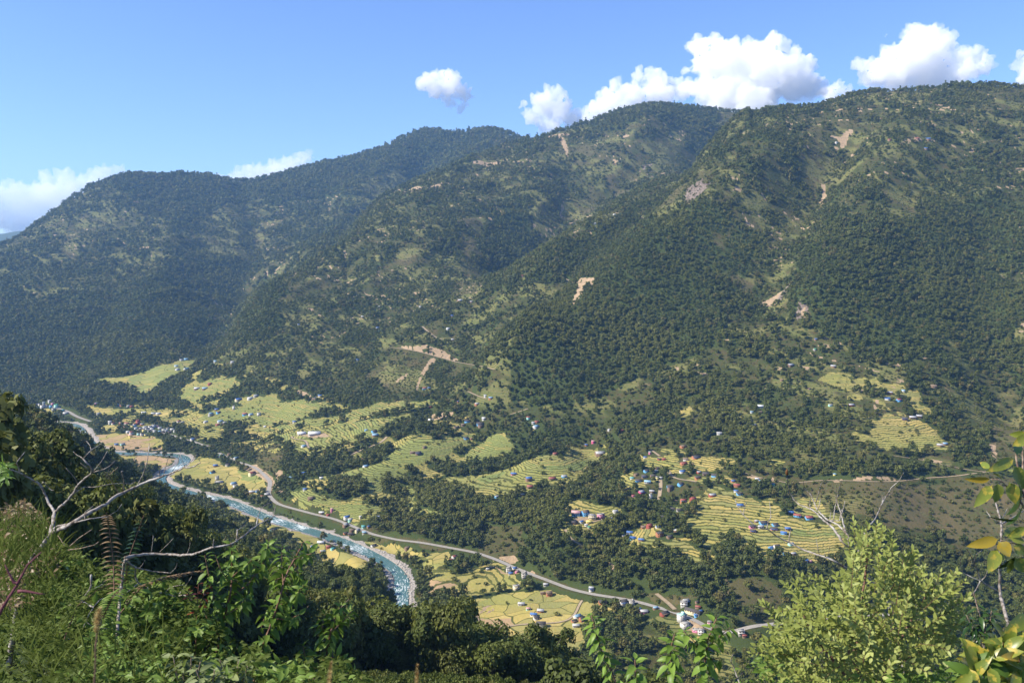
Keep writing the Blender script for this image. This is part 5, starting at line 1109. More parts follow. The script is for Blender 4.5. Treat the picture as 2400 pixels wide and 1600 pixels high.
bs = bare_tree('bare_shrub', at(300, 1600, 3.1), 'low bare grey branches with one long limb reaching right over the dark slope', 'bare shrub',
  [(((268, 1560), (275, 1480), (281, 1400), (288, 1340), (292, 1312), (319, 1301)), 7, 6)],
  [[(((292, 1306), (319, 1301), (348, 1297), (379, 1297), (420, 1300), (453, 1299), (480, 1288), (503, 1280), (532, 1278), (553, 1268), (572, 1255), (591, 1238), (614, 1224), (639, 1211), (658, 1203)), 6.5, 2), (((640, 1211), (643, 1196), (648, 1178)), 1.8, 1.2), (((601, 1228), (605, 1209), (612, 1191), (620, 1184), (633, 1177)), 2.2, 1.1), (((612, 1191), (604, 1185), (599, 1177)), 1.6, 1), (((554, 1266), (556, 1250), (556, 1240)), 3, 2.4), (((556, 1242), (566, 1236), (574, 1229)), 1.4, .9), (((500, 1280), (500, 1270), (501, 1263)), 2.4, 1.8), (((355, 1292), (358, 1270), (359, 1254)), 1.8, 1), (((375, 1292), (391, 1277), (406, 1261)), 1.8, 1), (((439, 1297), (444, 1282), (446, 1270)), 1.5, .9)],
   [(((292, 1312), (317, 1330), (357, 1338), (400, 1342)), 4.6, 2), (((400, 1342), (412, 1330), (415, 1319)), 1.6, .9), (((326, 1332), (334, 1322), (340, 1311)), 1.5, .9)],
   [(((318, 1328), (317, 1348), (323, 1364), (339, 1377), (368, 1386), (391, 1391), (411, 1397), (431, 1393), (440, 1398)), 4.2, 1.6), (((388, 1386), (402, 1374), (437, 1368)), 1.6, .9), (((420, 1391), (437, 1370), (449, 1350)), 1.7, .9), (((345, 1376), (360, 1370), (366, 1352)), 1.4, .8)],
   [(((324, 1366), (306, 1382), (281, 1395), (257, 1397), (234, 1404), (219, 1422), (208, 1440), (194, 1471)), 2.6, 1.5), (((214, 1346), (214, 1375), (201, 1393), (188, 1406), (156, 1420), (134, 1429)), 4.5, 2), (((188, 1406), (205, 1416), (220, 1422)), 5, 3.5), (((201, 1455), (220, 1470), (255, 1472)), 1.4, 1), (((214, 1382), (232, 1372), (243, 1367)), 1.5, .9)]], 3.1)
bare_tree('bare_tree', at(2100, 1700, 3.3), 'leafless grey twigs with knobbly spurs standing behind the light green bush', 'bare tree',
  [(((2130, 1700), (2110, 1500), (2085, 1420), (2050, 1370), (2015, 1340), (2002, 1310), (1998, 1287)), 12, 8)],
  [[(((2015, 1345), (1996, 1337), (1956, 1314), (1933, 1303), (1914, 1299), (1880, 1287), (1851, 1270), (1826, 1259), (1809, 1247), (1797, 1237), (1792, 1240), (1780, 1237), (1765, 1228), (1746, 1211), (1734, 1197), (1727, 1188), (1724, 1169)), 7, 1.8), (((1797, 1237), (1801, 1222), (1807, 1211), (1805, 1190), (1803, 1174)), 3, 1.4), (((1849, 1270), (1850, 1255), (1853, 1241)), 3, 2), (((1742, 1207), (1744, 1195), (1749, 1176)), 2, 1.2), (((1920, 1299), (1916, 1280), (1913, 1262)), 2.2, 1.3), (((1934, 1303), (1933, 1296)), 3, 2), (((1942, 1302), (1943, 1290), (1945, 1276)), 1.4, .9)],
   [(((1998, 1287), (1975, 1270), (1964, 1253), (1952, 1236), (1939, 1226), (1924, 1213), (1914, 1201), (1903, 1193), (1880, 1184), (1870, 1180), (1860, 1170), (1853, 1157), (1849, 1142), (1844, 1121)), 7, 1.8), (((1916, 1195), (1906, 1172), (1901, 1159), (1889, 1149), (1884, 1138), (1882, 1126)), 4, 1.5), (((1901, 1193), (1897, 1182), (1900, 1165), (1902, 1146)), 2.4, 1.4), (((1912, 1176), (1920, 1151), (1925, 1132), (1933, 1125)), 3, 1.4), (((1918, 1192), (1924, 1165), (1925, 1155), (1922, 1148)), 2.4, 1.3)],
   [(((2000, 1274), (1985, 1251), (1966, 1230), (1937, 1216), (1918, 1197)), 4.6, 4)],
   [(((1992, 1282), (1983, 1251), (1977, 1228), (1971, 1203), (1964, 1182), (1960, 1172), (1964, 1157), (1969, 1136), (1973, 1125)), 4.5, 1.6), (((1954, 1216), (1956, 1192), (1961, 1172), (1957, 1159)), 3, 1.8), (((1960, 1160), (1961, 1134)), 1.8, 1.2), (((1973, 1203), (1978, 1185), (1981, 1172)), 2.6, 1.4), (((1945, 1218), (1968, 1220), (1970, 1205), (1973, 1193)), 2.6, 1.6), (((1945, 1216), (1947, 1200)), 2, 1.2)],
   [(((2010, 1300), (2020, 1262), (2033, 1236), (2052, 1215), (2065, 1184), (2080, 1157), (2090, 1140), (2100, 1134), (2110, 1122), (2118, 1107)), 5, 1.6), (((2067, 1176), (2071, 1165), (2084, 1160), (2092, 1153), (2092, 1146)), 2.4, 1.4), (((2068, 1170), (2068, 1160)), 2, 1.3)]], 3.4, .86)
bud = plant('seed_pod', at(1844, 1104, 3.4), 'dark rust-brown pod on the tip of a bare grey twig at right', 'seed pod')
bm = bmesh.new(); bmesh.ops.create_uvsphere(bm, u_segments=8, v_segments=6, radius=1, matrix=Matrix.Diagonal((.0055, .0055, .013, 1)))
for v_ in bm.verts: v_.co.x *= 1 - v_.co.z * 25; v_.co.x += v_.co.z * v_.co.z * 12; v_.co.y *= 1 + v_.co.z * 22
bme = bpy.data.meshes.new('seed_pod'); bm.to_mesh(bme); bm.free(); bme.materials.append(mat('rust', (.11, .05, .02), .7)); bpy.data.objects.remove(bud); bud = add('seed_pod', bme, None, None, tuple(at(1844, 1106, 3.42))); tag(bud, 'dark rust-brown pod on the tip of a bare grey twig at right', 'seed pod')
bare_tree('bare_sapling', at(2385, 1620, 2.3), 'slim white-barked sapling with bare side twigs rising behind the broad leaves at right edge', 'sapling',
  [(((2390, 1640), (2380, 1540), (2372, 1492), (2362, 1460), (2350, 1416), (2342, 1380), (2343, 1336), (2345, 1304), (2346, 1253), (2348, 1227), (2340, 1199), (2332, 1173)), 10, 3.6)],
  [[(((2337, 1384), (2318, 1372), (2299, 1361), (2292, 1340), (2286, 1323), (2273, 1298), (2264, 1282)), 3.6, 1.3), (((2299, 1361), (2278, 1352), (2257, 1342), (2251, 1322), (2251, 1307)), 2.4, 1.4), (((2299, 1361), (2310, 1350), (2315, 1336)), 2.2, 1.4), (((2283, 1320), (2289, 1298), (2302, 1288)), 2, 1), (((2299, 1358), (2286, 1384), (2276, 1393)), 2.4, 1.3)],
   [(((2348, 1227), (2369, 1215), (2400, 1196), (2430, 1180)), 3.2, 2), (((2348, 1227), (2336, 1221), (2324, 1215), (2311, 1196)), 2, 1.1), (((2350, 1212), (2356, 1202), (2362, 1189)), 1.8, 1)]], 2.3)
bare_tree('bare_twig', at(1738, 1640, 2.6), 'single forked bare twig poking up left of the light green bush', 'twig', [(((1745, 1640), (1733, 1600), (1725, 1578), (1717, 1556), (1713, 1550), (1714, 1542), (1719, 1530)), 3.4, 1.6)], [[(((1731, 1586), (1745, 1572), (1760, 1560)), 1.4, .8)], [(((1713, 1552), (1709, 1546)), 1.2, .8)]], 2.6)

# ---- leafy shoots: a stem with leaves set round it
def shoot(root, stem, d, nleaf, lpx, kinds, rs, start=.12, droop=.6, dens_top=1.3, stemw=4.0, m=REDSTEM, side=0, leafmax=9999, bucket=None, updir=.3):
    """stem: sight points; leaves spiral round it, longest in the middle and drooping"""
    k = d / F; P = [at(u, v, d + dd) for (u, v, dd) in [(a[0], a[1], a[2] if len(a) > 2 else 0) for a in stem]]
    lines = [(P, stemw / 2 * k, stemw * .3 * k)]
    p = np.array(P); s = np.concatenate([[0], np.cumsum(np.linalg.norm(p[1:] - p[:-1], axis=1))])
    for i_ in range(nleaf):
        f = start + (1 - start) * ((i_ + .5) / nleaf) ** (1 / dens_top); q = f * s[-1]
        pos = np.array([np.interp(q, s, p[:, c]) for c in range(3)]); t = np.array([np.interp(min(q + .02, s[-1]), s, p[:, c]) - np.interp(max(q - .02, 0), s, p[:, c]) for c in range(3)]); t /= np.linalg.norm(t) + 1e-9
        an = i_ * 2.39996 + rs.uniform(-.3, .3); a = np.cross(t, [.2, .9, .3]); a /= np.linalg.norm(a); b = np.cross(t, a)
        out = a * math.cos(an) + b * math.sin(an)
        lift = updir + .9 * max(0, f - .8) * 5 * .6
        al = out * 1.0 + t * lift + np.array([0, 0, -droop * rs.uniform(.3, 1.2) * (1 - max(0, f - .86) * 5)])
        sz = lpx * k * rs.uniform(.6, 1.15) * (1 - .45 * max(0, f - .8) * 4)
        me = rs.choice(kinds); up = t * .8 + np.array([0, 0, .7]) + np.array([rs.uniform(-.4, .4), rs.uniform(-.6, .1), 0])
        if len([c for c in root.children if c.name.startswith('leaf')]) < leafmax if False else bucket is None or bucket[0] > 0:
            put_leaf(root, me, pos, al, up, sz, rs.uniform(-.5, .5))
            if bucket is not None: bucket[0] -= 1
    return lines
def unit_leaf(name, w, m, droop=.25, fold=.22, pet=.12): return leaf_geo(name, 1.0, w, m, droop, fold, pet)
LB = [unit_leaf('leaf', .40, BRIGHT, .30), unit_leaf('leaf', .34, BRIGHT, .15), unit_leaf('leaf', .44, BRIGHT, .42)]
LS = [unit_leaf('leaf', .44, SHRUBG, .30), unit_leaf('leaf', .36, SHRUBG, .15), unit_leaf('leaf', .40, SHRUBG, .45), unit_leaf('leaf', .38, BRIGHT, .3)]
LG = [unit_leaf('leaf', .36, SAGE, .25), unit_leaf('leaf', .30, SAGE, .5), unit_leaf('leaf', .34, SAGE, .1)]
LD = [unit_leaf('leaf', .30, DARKG, .35), unit_leaf('leaf', .26, DARKG, .55)]
LR_ = [unit_leaf('leaf', .30, RED, .2), unit_leaf('leaf', .34, RED, .3)]
rs = random.Random(11)
# bright shoots along the bottom edge
for lab, d, shoots in (
    ('bright green leafy shoot in front of the orange house, left of the bottom shoots', 2.5, [(((1470, 1680), (1452, 1620), (1432, 1570), (1412, 1530), (1398, 1490), (1390, 1455), (1386, 1440)), 46, 40, 5)]),
    ('short bright rosette shoot at the bottom edge, right of the tallest leafy shoot', 2.3, [(((1500, 1680), (1495, 1620), (1490, 1585), (1488, 1545)), 24, 48, 5)]),
    ('drooping green shoot with yellowing lower leaves left of the road village shoot', 2.5, [(((1590, 1680), (1580, 1620), (1574, 1570), (1571, 1530), (1576, 1500), (1582, 1484)), 44, 44, 5)]),
    ('wide leafy shoot that covers the lower end of the road village', 2.6, [(((1658, 1680), (1655, 1600), (1652, 1545), (1658, 1500), (1670, 1470), (1680, 1446)), 44, 44, 5), (((1655, 1545), (1640, 1515), (1620, 1495), (1602, 1478)), 20, 36, 3), (((1657, 1520), (1675, 1500), (1700, 1478), (1712, 1470)), 16, 38, 3), (((1655, 1560), (1668, 1545), (1688, 1540)), 8, 36, 2.5)])):
    root = plant('leafy_shoot', at(shoots[0][0][0][0], 1690, d), lab, 'shoot', 'bright shoots along the bottom edge'); lines = []
    for st_, n_, l_, w_ in shoots: lines += shoot(root, st_, d, n_, l_, LB, rs, .30, .75, 1.3, w_)
    place(add('stem', tubes('stem', lines, REDSTEM, 6)), root)
# taller green shrubs on the left
for lab, d, shoots in (
    ('tall green shrub with drooping leaves, its tip touching the long bare limb', 3.3, [(((500, 1600), (505, 1540), (520, 1480), (528, 1440), (540, 1390), (545, 1330), (541, 1272)), 64, 36, 6), (((526, 1450), (500, 1400), (490, 1350), (480, 1300)), 34, 30, 3), (((538, 1400), (580, 1370), (610, 1330), (625, 1295), (628, 1275)), 40, 34, 3.5), (((545, 1350), (575, 1325), (590, 1310)), 18, 28, 2.5), (((530, 1440), (565, 1420), (580, 1390)), 20, 34, 3), (((515, 1490), (490, 1460), (478, 1430)), 16, 34, 3), (((541, 1370), (515, 1330), (505, 1300)), 20, 26, 2.5)]),
    ('leafy green shrub with a slanting red-brown stem, left of the hidden river bend', 3.2, [(((590, 1620), (606, 1545), (622, 1495), (640, 1450), (656, 1400), (668, 1350), (690, 1310), (712, 1268)), 70, 34, 6), (((650, 1420), (690, 1400), (712, 1370)), 26, 30, 3), (((664, 1370), (660, 1320), (662, 1280)), 30, 34, 3), (((690, 1310), (715, 1300), (730, 1297)), 14, 34, 2.5), (((640, 1450), (680, 1450), (700, 1440)), 24, 32, 3), (((668, 1350), (640, 1360), (642, 1368)), 8, 26, 2), (((655, 1400), (622, 1440), (612, 1470)), 16, 30, 2.5), (((690, 1320), (700, 1345), (702, 1365)), 18, 28, 2.5)]),
    ('smaller leafy shrub in front of the dark woods, right of the two tall shrubs', 3.4, [(((700, 1640), (740, 1570), (765, 1530), (775, 1480), (788, 1440), (800, 1418)), 50, 32, 5), (((770, 1510), (755, 1470), (762, 1440)), 20, 36, 3), (((778, 1480), (808, 1450), (825, 1430)), 22, 26, 2.5), (((760, 1540), (790, 1540), (815, 1550)), 20, 32, 3), (((740, 1570), (715, 1540), (710, 1510)), 20, 30, 3), (((730, 1590), (780, 1590), (830, 1570)), 24, 34, 3)])):
    root = plant('leafy_shrub', at(shoots[0][0][0][0], 1640, d), lab, 'shrub', 'green shrubs on the left'); lines = []
    for st_, n_, l_, w_ in shoots: lines += shoot(root, [(a[0], a[1], rs.uniform(-.08, .08)) for a in st_], d, n_, l_, LS, rs, .15, .8, 1.1, w_)
    place(add('stem', tubes('stem', lines, REDSTEM, 6)), root)
for lab, cx_, cy_, d in (('grey-green soft-leaved plant at the bottom, left of its two neighbours', 438, 1540, 2.6), ('grey-green soft-leaved plant in the middle of the three at the bottom', 492, 1575, 2.4), ('grey-green soft-leaved plant with narrow upper leaves, right of its neighbours', 548, 1552, 2.7)):
    root = plant('soft_leaved_plant', at(cx_, 1700, d), lab, 'plant', 'grey-green plants at the bottom left'); lines = []
    for k in range(4):
        du = (k - 1.5) * 22; lines += shoot(root, ((cx_ + du * .2, 1680), (cx_ + du * .6, 1600), (cx_ + du, cy_ + 14 * (k % 2) - 8)), d, 15, 48, LG, rs, .35, .55, 1.2, 4)
    place(add('stem', tubes('stem', lines, TWIG, 5)), root)
root = plant('dark_shrub', at(2290, 1680, 2.4), 'dark glossy green shrub between the light bush and the white sapling', 'shrub'); lines = []
for st_ in (((2300, 1660), (2304, 1560), (2310, 1480), (2290, 1420), (2282, 1388)), ((2306, 1500), (2320, 1460), (2324, 1430)), ((2308, 1520), (2280, 1470), (2264, 1440)), ((2304, 1560), (2325, 1520), (2330, 1500))): lines += shoot(root, st_, 2.45, 26, 34, LD, rs, .2, .7, 1.0, 4)
place(add('stem', tubes('stem', lines, TWIG, 5)), root)
root = plant('red_leaved_plant', at(470, 1620, 3.2), 'small plant with rust-red leaves among the dark shrubs at lower left', 'plant'); lines = []
for st_ in (((455, 1600), (460, 1480), (463, 1400), (466, 1365)), ((460, 1440), (475, 1400), (482, 1372)), ((461, 1430), (445, 1400), (440, 1385))): lines += shoot(root, st_, 3.25, 10, 24, LR_, rs, .45, .2, 1.4, 2.5)
place(add('stem', tubes('stem', lines, REDSTEM, 5)), root)

# ---- broad spotted leaves at the right edge
def aimed_leaf(root, b, t, wpx, m, d, dd=0.0, roll=0.0):
    A = at(b[0], b[1], d); B = at(t[0], t[1], d + dd); L = np.linalg.norm(B - A); k = d / F
    me = leaf_geo('leaf', L, wpx * k, m, .10, .16, .06, 7, .05); v = B - A
    put_leaf(root, me, A, v + np.array([0, 0, .05 * L]), -AXF * 1.0 + np.array([0, 0, .5]), 1.0, roll)
root = plant('broad_leaved_branch', at(2440, 1500, 2.15), 'broad yellow-green spotted leaves on the branch hanging in at the right edge', 'branch')
place(add('twig', tubes('twig', [([at(2440, 1500, 2.15), at(2430, 1300, 2.15), at(2410, 1200, 2.15), at(2390, 1120, 2.15), at(2382, 1080, 2.15), at(2381, 1062, 2.15)], .0045, .002), ([at(2410, 1200, 2.15), at(2380, 1160, 2.13), at(2345, 1125, 2.1), at(2322, 1122, 2.1)], .003, .0012), ([at(2425, 1290, 2.15), at(2390, 1275, 2.12), at(2345, 1265, 2.1)], .003, .0012), ([at(2420, 1240, 2.15), at(2400, 1150, 2.2), at(2396, 1060, 2.2), at(2400, 1010, 2.2)], .003, .0015)], TWIG, 6)), root)
for b_, t_, w_, m_, dd, ro in (((2324, 1122), (2262, 1128), 18, ORANGE, .02, .9), ((2326, 1136), (2287, 1189), 27, BROAD, -.02, 0), ((2338, 1130), (2335, 1179), 30, BROAD, 0, .2), ((2365, 1128), (2382, 1182), 31, BROAD, 0, -.3), ((2375, 1090), (2402, 1147), 34, BROAD, 0, 0), ((2378, 1074), (2318, 1108), 25, BROAD, -.03, .3), ((2322, 1098), (2294, 1083), 15, BROAD, .04, .8),
        ((2410, 1016), (2365, 1021), 18, BROAD, .02, .7), ((2412, 1022), (2376, 1046), 26, BROAD, 0, .2), ((2381, 1066), (2392, 1036), 20, DARKG, .05, .3), ((2350, 1124), (2330, 1108), 16, BROAD, .05, -.5), ((2385, 1110), (2360, 1098), 16, BROAD, .06, .5), ((2384, 1120), (2400, 1200), 30, DARKG, .08, .2), ((2383, 1219), (2318, 1218), 10, DARKG, .03, 1.25),
        ((2342, 1262), (2269, 1284), 26, ORANGE, .0, .25), ((2340, 1268), (2367, 1304), 35, ORANGE, -.02, 0), ((2338, 1286), (2319, 1342), 32, BROAD, -.02, 0), ((2405, 1236), (2364, 1260), 24, BROAD, 0, .4), ((2364, 1260), (2404, 1270), 26, BROAD, 0, .3), ((2382, 1302), (2341, 1338), 22, DARKG, .03, .8), ((2369, 1308), (2366, 1346), 24, BROAD, .02, 0), ((2378, 1306), (2402, 1342), 32, BROAD, 0, -.2), ((2374, 1278), (2404, 1300), 28, BROAD, 0, -.1), ((2350, 1256), (2395, 1236), 22, BROAD, .05, .2), ((2355, 1280), (2345, 1320), 26, DARKG, .08, .1), ((2400, 1180), (2370, 1240), 26, DARKG, .10, .2), ((2392, 1150), (2375, 1215), 28, DARKG, .12, .1), ((2412, 1440), (2358, 1488), 33, BROAD, -.05, .1), ((2404, 1500), (2384, 1540), 30, BROAD, 0, -.2)):
    aimed_leaf(root, b_, t_, w_, m_, 2.1, dd, ro)
root = plant('broad_leaved_shrub', at(2345, 1700, 2.1), 'broad-leaved shrub with red-tipped and yellowing leaves in the bottom right corner', 'shrub')
stems_ = []
for k in range(5):
    cx_ = (2280, 2320, 2352, 2390, 2375)[k]; cy_ = (1560, 1530, 1500, 1540, 1585)[k]
    stems_.append(([at(2345, 1700, 2.1), at(cx_ + 8, cy_ + 60, 2.1), at(cx_, cy_, 2.05)], .005, .0025))
    for q_ in range(13):
        an = q_ * 2.39996 + k; ln_ = rs.uniform(46, 82) * 2.1 / F; tilt = rs.uniform(-.25, .75)
        dirn = AXR * math.cos(an) + AXU * (math.sin(an) * .75 + .25) - AXF * tilt
        me = leaf_geo('leaf', 1, rs.uniform(.36, .46), rs.choice([BROAD, BROAD, BROAD, ORANGE, SHRUBG, BROAD, RED] if q_ % 6 == 0 else [BROAD, SHRUBG, BROAD]), rs.uniform(.1, .4), .18, .07, 6, .04)
        put_leaf(root, me, at(cx_ + rs.uniform(-8, 8), cy_ + q_ * 2.5, 2.05 + rs.uniform(-.03, .05)), dirn, AXU * .8 - AXF * .7, ln_, rs.uniform(-.4, .4))
place(add('stem', tubes('stem', stems_, REDSTEM, 6)), root)

# ---- the light green bush with tiny leaves
root = plant('small_leaved_bush', at(2030, 1760, 2.7), 'large light yellow-green bush with dense tiny leaves at lower right', 'bush')
SMALL = [unit_leaf('leaf', .42, BUSHY, .08, .12, .06), unit_leaf('leaf', .36, BUSHY, .15, .2, .06), unit_leaf('leaf', .48, BUSHY, .05, .1, .06)]
OUT = [(1772, 1512), (1786, 1412), (1806, 1436), (1840, 1368), (1862, 1362), (1874, 1346), (1905, 1350), (1930, 1360), (1958, 1345), (1975, 1350), (1990, 1300), (1988, 1262), (2001, 1222), (2016, 1240), (2034, 1232), (2056, 1228), (2070, 1240), (2086, 1246), (2092, 1268), (2078, 1300), (2098, 1306), (2120, 1298), (2140, 1288), (2150, 1300), (2166, 1326), (2186, 1352), (2205, 1342), (2226, 1352), (2242, 1340), (2262, 1362), (2270, 1398), (2268, 1430), (2262, 1460), (2256, 1500), (2250, 1540), (1760, 1530), (1790, 1500), (1778, 1560), (1800, 1470), (1818, 1500), (1785, 1590), (2240, 1380), (2120, 1330)]
twigs, leaves_ = [], []
kk = 2.7 / F
def bush_twig(tip, d, ln_px, nl, big=1.0):
    """a leafy spray ending at tip"""
    u, v = tip; cx_, cy_ = 2035 + (u - 2035) * .15, 1560 + rs.uniform(-120, 80)
    du, dv = u - cx_, v - cy_; L = math.hypot(du, dv); du, dv = du / L, dv / L
    bend = rs.uniform(-.25, .25); a = at(u - du * ln_px + dv * bend * ln_px, v - dv * ln_px - du * bend * ln_px, d + rs.uniform(.0, .12)); b = at(u, v, d); mid = (a + b) / 2 + (AXU * .06 + AXR * bend * .1) * ln_px * kk
    P = np.array([a, mid, b]); twigs.append((P, .9 * kk, .45 * kk))
    for i_ in range(nl):
        f = .06 + .94 * i_ / (nl - 1); p = (1 - f) ** 2 * a + 2 * f * (1 - f) * mid + f * f * b; t = 2 * (1 - f) * (mid - a) + 2 * f * (b - mid); t /= np.linalg.norm(t)
        an = i_ * 2.39996 + rs.uniform(-.4, .4); x = np.cross(t, [.1, 1, .2]); x /= np.linalg.norm(x); y = np.cross(t, x); o = x * math.cos(an) + y * math.sin(an)
        al = o * 1.0 + t * (.40 + .7 * f * f) + np.array([0, 0, .10]); sz = rs.uniform(14, 22) * kk * big * (1 - .35 * max(0, f - .8) * 3)
        leaves_.append((float(np.dot(p - EYEV, AXF)), rs.choice(SMALL), frame(p - np.array(root.location), al, t * .3 - AXF * .8 - AXR * .5 + np.array([0, 0, .7]), sz, rs.uniform(-.7, .7))))
for tip in OUT: bush_twig(tip, 2.7 + rs.uniform(-.1, .15), rs.uniform(70, 110), 24)
from_poly = [(1778, 1540), (1800, 1440), (1850, 1385), (1905, 1372), (1965, 1360), (1995, 1260), (2040, 1240), (2085, 1262), (2105, 1316), (2150, 1318), (2200, 1365), (2250, 1380), (2258, 1460), (2250, 1560), (2230, 1640), (1790, 1640)]
def in_poly(u, v, q):
    c = False
    for (x0, y0), (x1, y1) in zip(q, q[1:] + q[:1]):
        if (y0 > v) != (y1 > v) and u < (x1 - x0) * (v - y0) / (y1 - y0) + x0: c = not c
    return c
n_ = 0
while n_ < 300:
    u, v = rs.uniform(1770, 2270), rs.uniform(1240, 1640)
    if not in_poly(u, v, from_poly): continue
    n_ += 1; dep = 2.45 + .75 * rs.random(); bush_twig((u, v), dep, rs.uniform(50, 90), 17, 1.0)
leaves_.sort(key=lambda t_: t_[0])
for q_, (dd_, me, M) in enumerate(leaves_[:290]):
    o = bpy.data.objects.new('leaf', me); COL.objects.link(o); o.parent = root; o.matrix_basis = M
o = bake_leaves('foliage', [(me, M) for _, me, M in leaves_[290:]], BUSHY, root); tag(o, kind='stuff')
place(add('stem', tubes('stem', [([at(2060, 1760, 2.75), at(2028, 1600, 2.72), at(2002, 1560, 2.7), at(1996, 1535, 2.7)], .011, .007), ([at(1996, 1535, 2.7), at(2015, 1500, 2.68), at(2012, 1470, 2.68), at(2005, 1430, 2.68), at(2012, 1405, 2.7)], .0065, .004), ([at(1996, 1538, 2.7), at(1985, 1515, 2.72), at(1970, 1495, 2.75)], .005, .003), ([at(2012, 1440, 2.72), at(2030, 1340, 2.75), at(2036, 1250, 2.75)], .005, .002), ([at(2040, 1640, 2.75), at(2120, 1480, 2.75), at(2180, 1380, 2.75)], .006, .002), ([at(2010, 1620, 2.75), at(1900, 1480, 2.75), at(1860, 1390, 2.75)], .006, .002)], REDSTEM, 7)), root)
o = add('twigs', tubes('twigs', twigs, REDSTEM, 3)); place(o, root); tag(o, kind='stuff')

# ---- ferns, grass, undergrowth on the left
def fern(label, rachis, d, lpx, m, n=26):
    root = plant('fern', at(rachis[0][0], rachis[0][1] + 60, d), label, 'fern', 'fern fronds at lower left'); k = d / F
    P = np.array([at(u, v, d + .05 * math.sin(u)) for u, v in rachis]); place(add('stem', tubes('stem', [(P, 1.6 * k, .6 * k)], REDSTEM, 5)), root)
    s = np.concatenate([[0], np.cumsum(np.linalg.norm(P[1:] - P[:-1], axis=1))]); me = leaf_geo('leaflet', 1, .24, m, .45, .2, .03, 4)
    for i_ in range(n):
        f = .12 + .86 * i_ / n; p = np.array([np.interp(f * s[-1], s, P[:, c]) for c in range(3)])
        for sd in (-1, 1): put_leaf(root, me, p, AXR * sd * 1.0 + AXU * .15 - AXF * rs.uniform(-.2, .3), AXU + AXF * -.4, lpx * k * (math.sin(math.pi * (.12 + .8 * f)) ** .6) * rs.uniform(.8, 1.1), 0, 'leaflet')
fern('rust-brown fern frond standing upright beside the bare shrub', ((268, 1420), (266, 1320), (260, 1270), (254, 1230), (250, 1200)), 3.0, 26, DRY, 20)
fern('dark green fern frond leaning right, behind the rust-brown frond', ((290, 1400), (300, 1310), (318, 1260), (332, 1220), (338, 1205)), 3.3, 22, DARKG, 20)
fern('green fern frond arching low to the right below the grey limb', ((280, 1440), (330, 1375), (390, 1352), (450, 1340), (480, 1336)), 3.2, 18, DRY, 22)
fern('green fern frond in the middle of the lower left thicket', ((220, 1520), (240, 1450), (262, 1400), (290, 1375)), 2.9, 30, SHRUBG, 20)
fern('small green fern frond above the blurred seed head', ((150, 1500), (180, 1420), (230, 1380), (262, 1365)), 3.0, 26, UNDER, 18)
def mass(name, polys, n, size, m, d0, d1, seed, shape=(.42, .34, .5)):
    rg = np.random.default_rng(seed); meshes_ = [leaf_geo('leaf', 1, w_, m, dr, .2, .05, 3) for w_, dr in zip(shape, (.2, .35, .1))]; items = []
    q = polys; us = [p[0] for p in q]; vs = [p[1] for p in q]; cen = []
    while len(items) < n:
        u, v = rg.uniform(min(us), max(us)), rg.uniform(min(vs), max(vs))
        if not in_poly(u, v, q): continue
        f = (v - min(vs)) / (max(vs) - min(vs)); dep = d1 + (d0 - d1) * f + rg.normal() * .28
        cl = fbm(np.array([u / 46]), np.array([v / 46]), seed, 2)[0]
        if cl < .02 and rg.random() < .86: continue                    # hollows between the clumps
        dep -= cl * .35; p = at(u, v, dep)
        dirn = AXR * rg.normal() + AXU * (rg.normal() * .6 + .1) - AXF * (rg.random() * .9); s_ = size * dep / F * rg.uniform(.6, 1.35)
        items.append((meshes_[rg.integers(3)], frame(p, dirn, AXU * .9 - AXF * .5 + AXR * rg.normal() * .4, s_, rg.normal() * .5)))
    o = bake_leaves(name, items, m); tag(o, kind='stuff'); return o
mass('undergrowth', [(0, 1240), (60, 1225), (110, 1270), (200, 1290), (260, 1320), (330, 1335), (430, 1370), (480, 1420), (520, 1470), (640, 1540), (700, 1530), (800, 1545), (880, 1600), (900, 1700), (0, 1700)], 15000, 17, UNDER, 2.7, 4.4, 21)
mass('undergrowth', [(120, 1290), (260, 1330), (420, 1390), (480, 1440), (620, 1550), (780, 1560), (900, 1660), (160, 1660), (140, 1450)], 3200, 25, SHRUBG, 2.8, 4.2, 22)
mass('undergrowth', [(0, 1180), (60, 1170), (130, 1240), (140, 1330), (60, 1420), (0, 1420)], 1500, 14, DRY, 3.4, 4.4, 23)
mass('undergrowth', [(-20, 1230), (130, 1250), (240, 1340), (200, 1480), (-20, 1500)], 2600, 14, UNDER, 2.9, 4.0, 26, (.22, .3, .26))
mass('undergrowth', [(0, 1080), (20, 1085), (26, 1110), (10, 1130), (0, 1130)], 60, 18, BRIGHT, 3.6, 3.8, 24)
mass('undergrowth', [(1720, 1560), (1800, 1530), (1850, 1600), (2260, 1560), (2400, 1560), (2400, 1720), (1720, 1720)], 1500, 22, SHRUBG, 2.5, 3.2, 25)
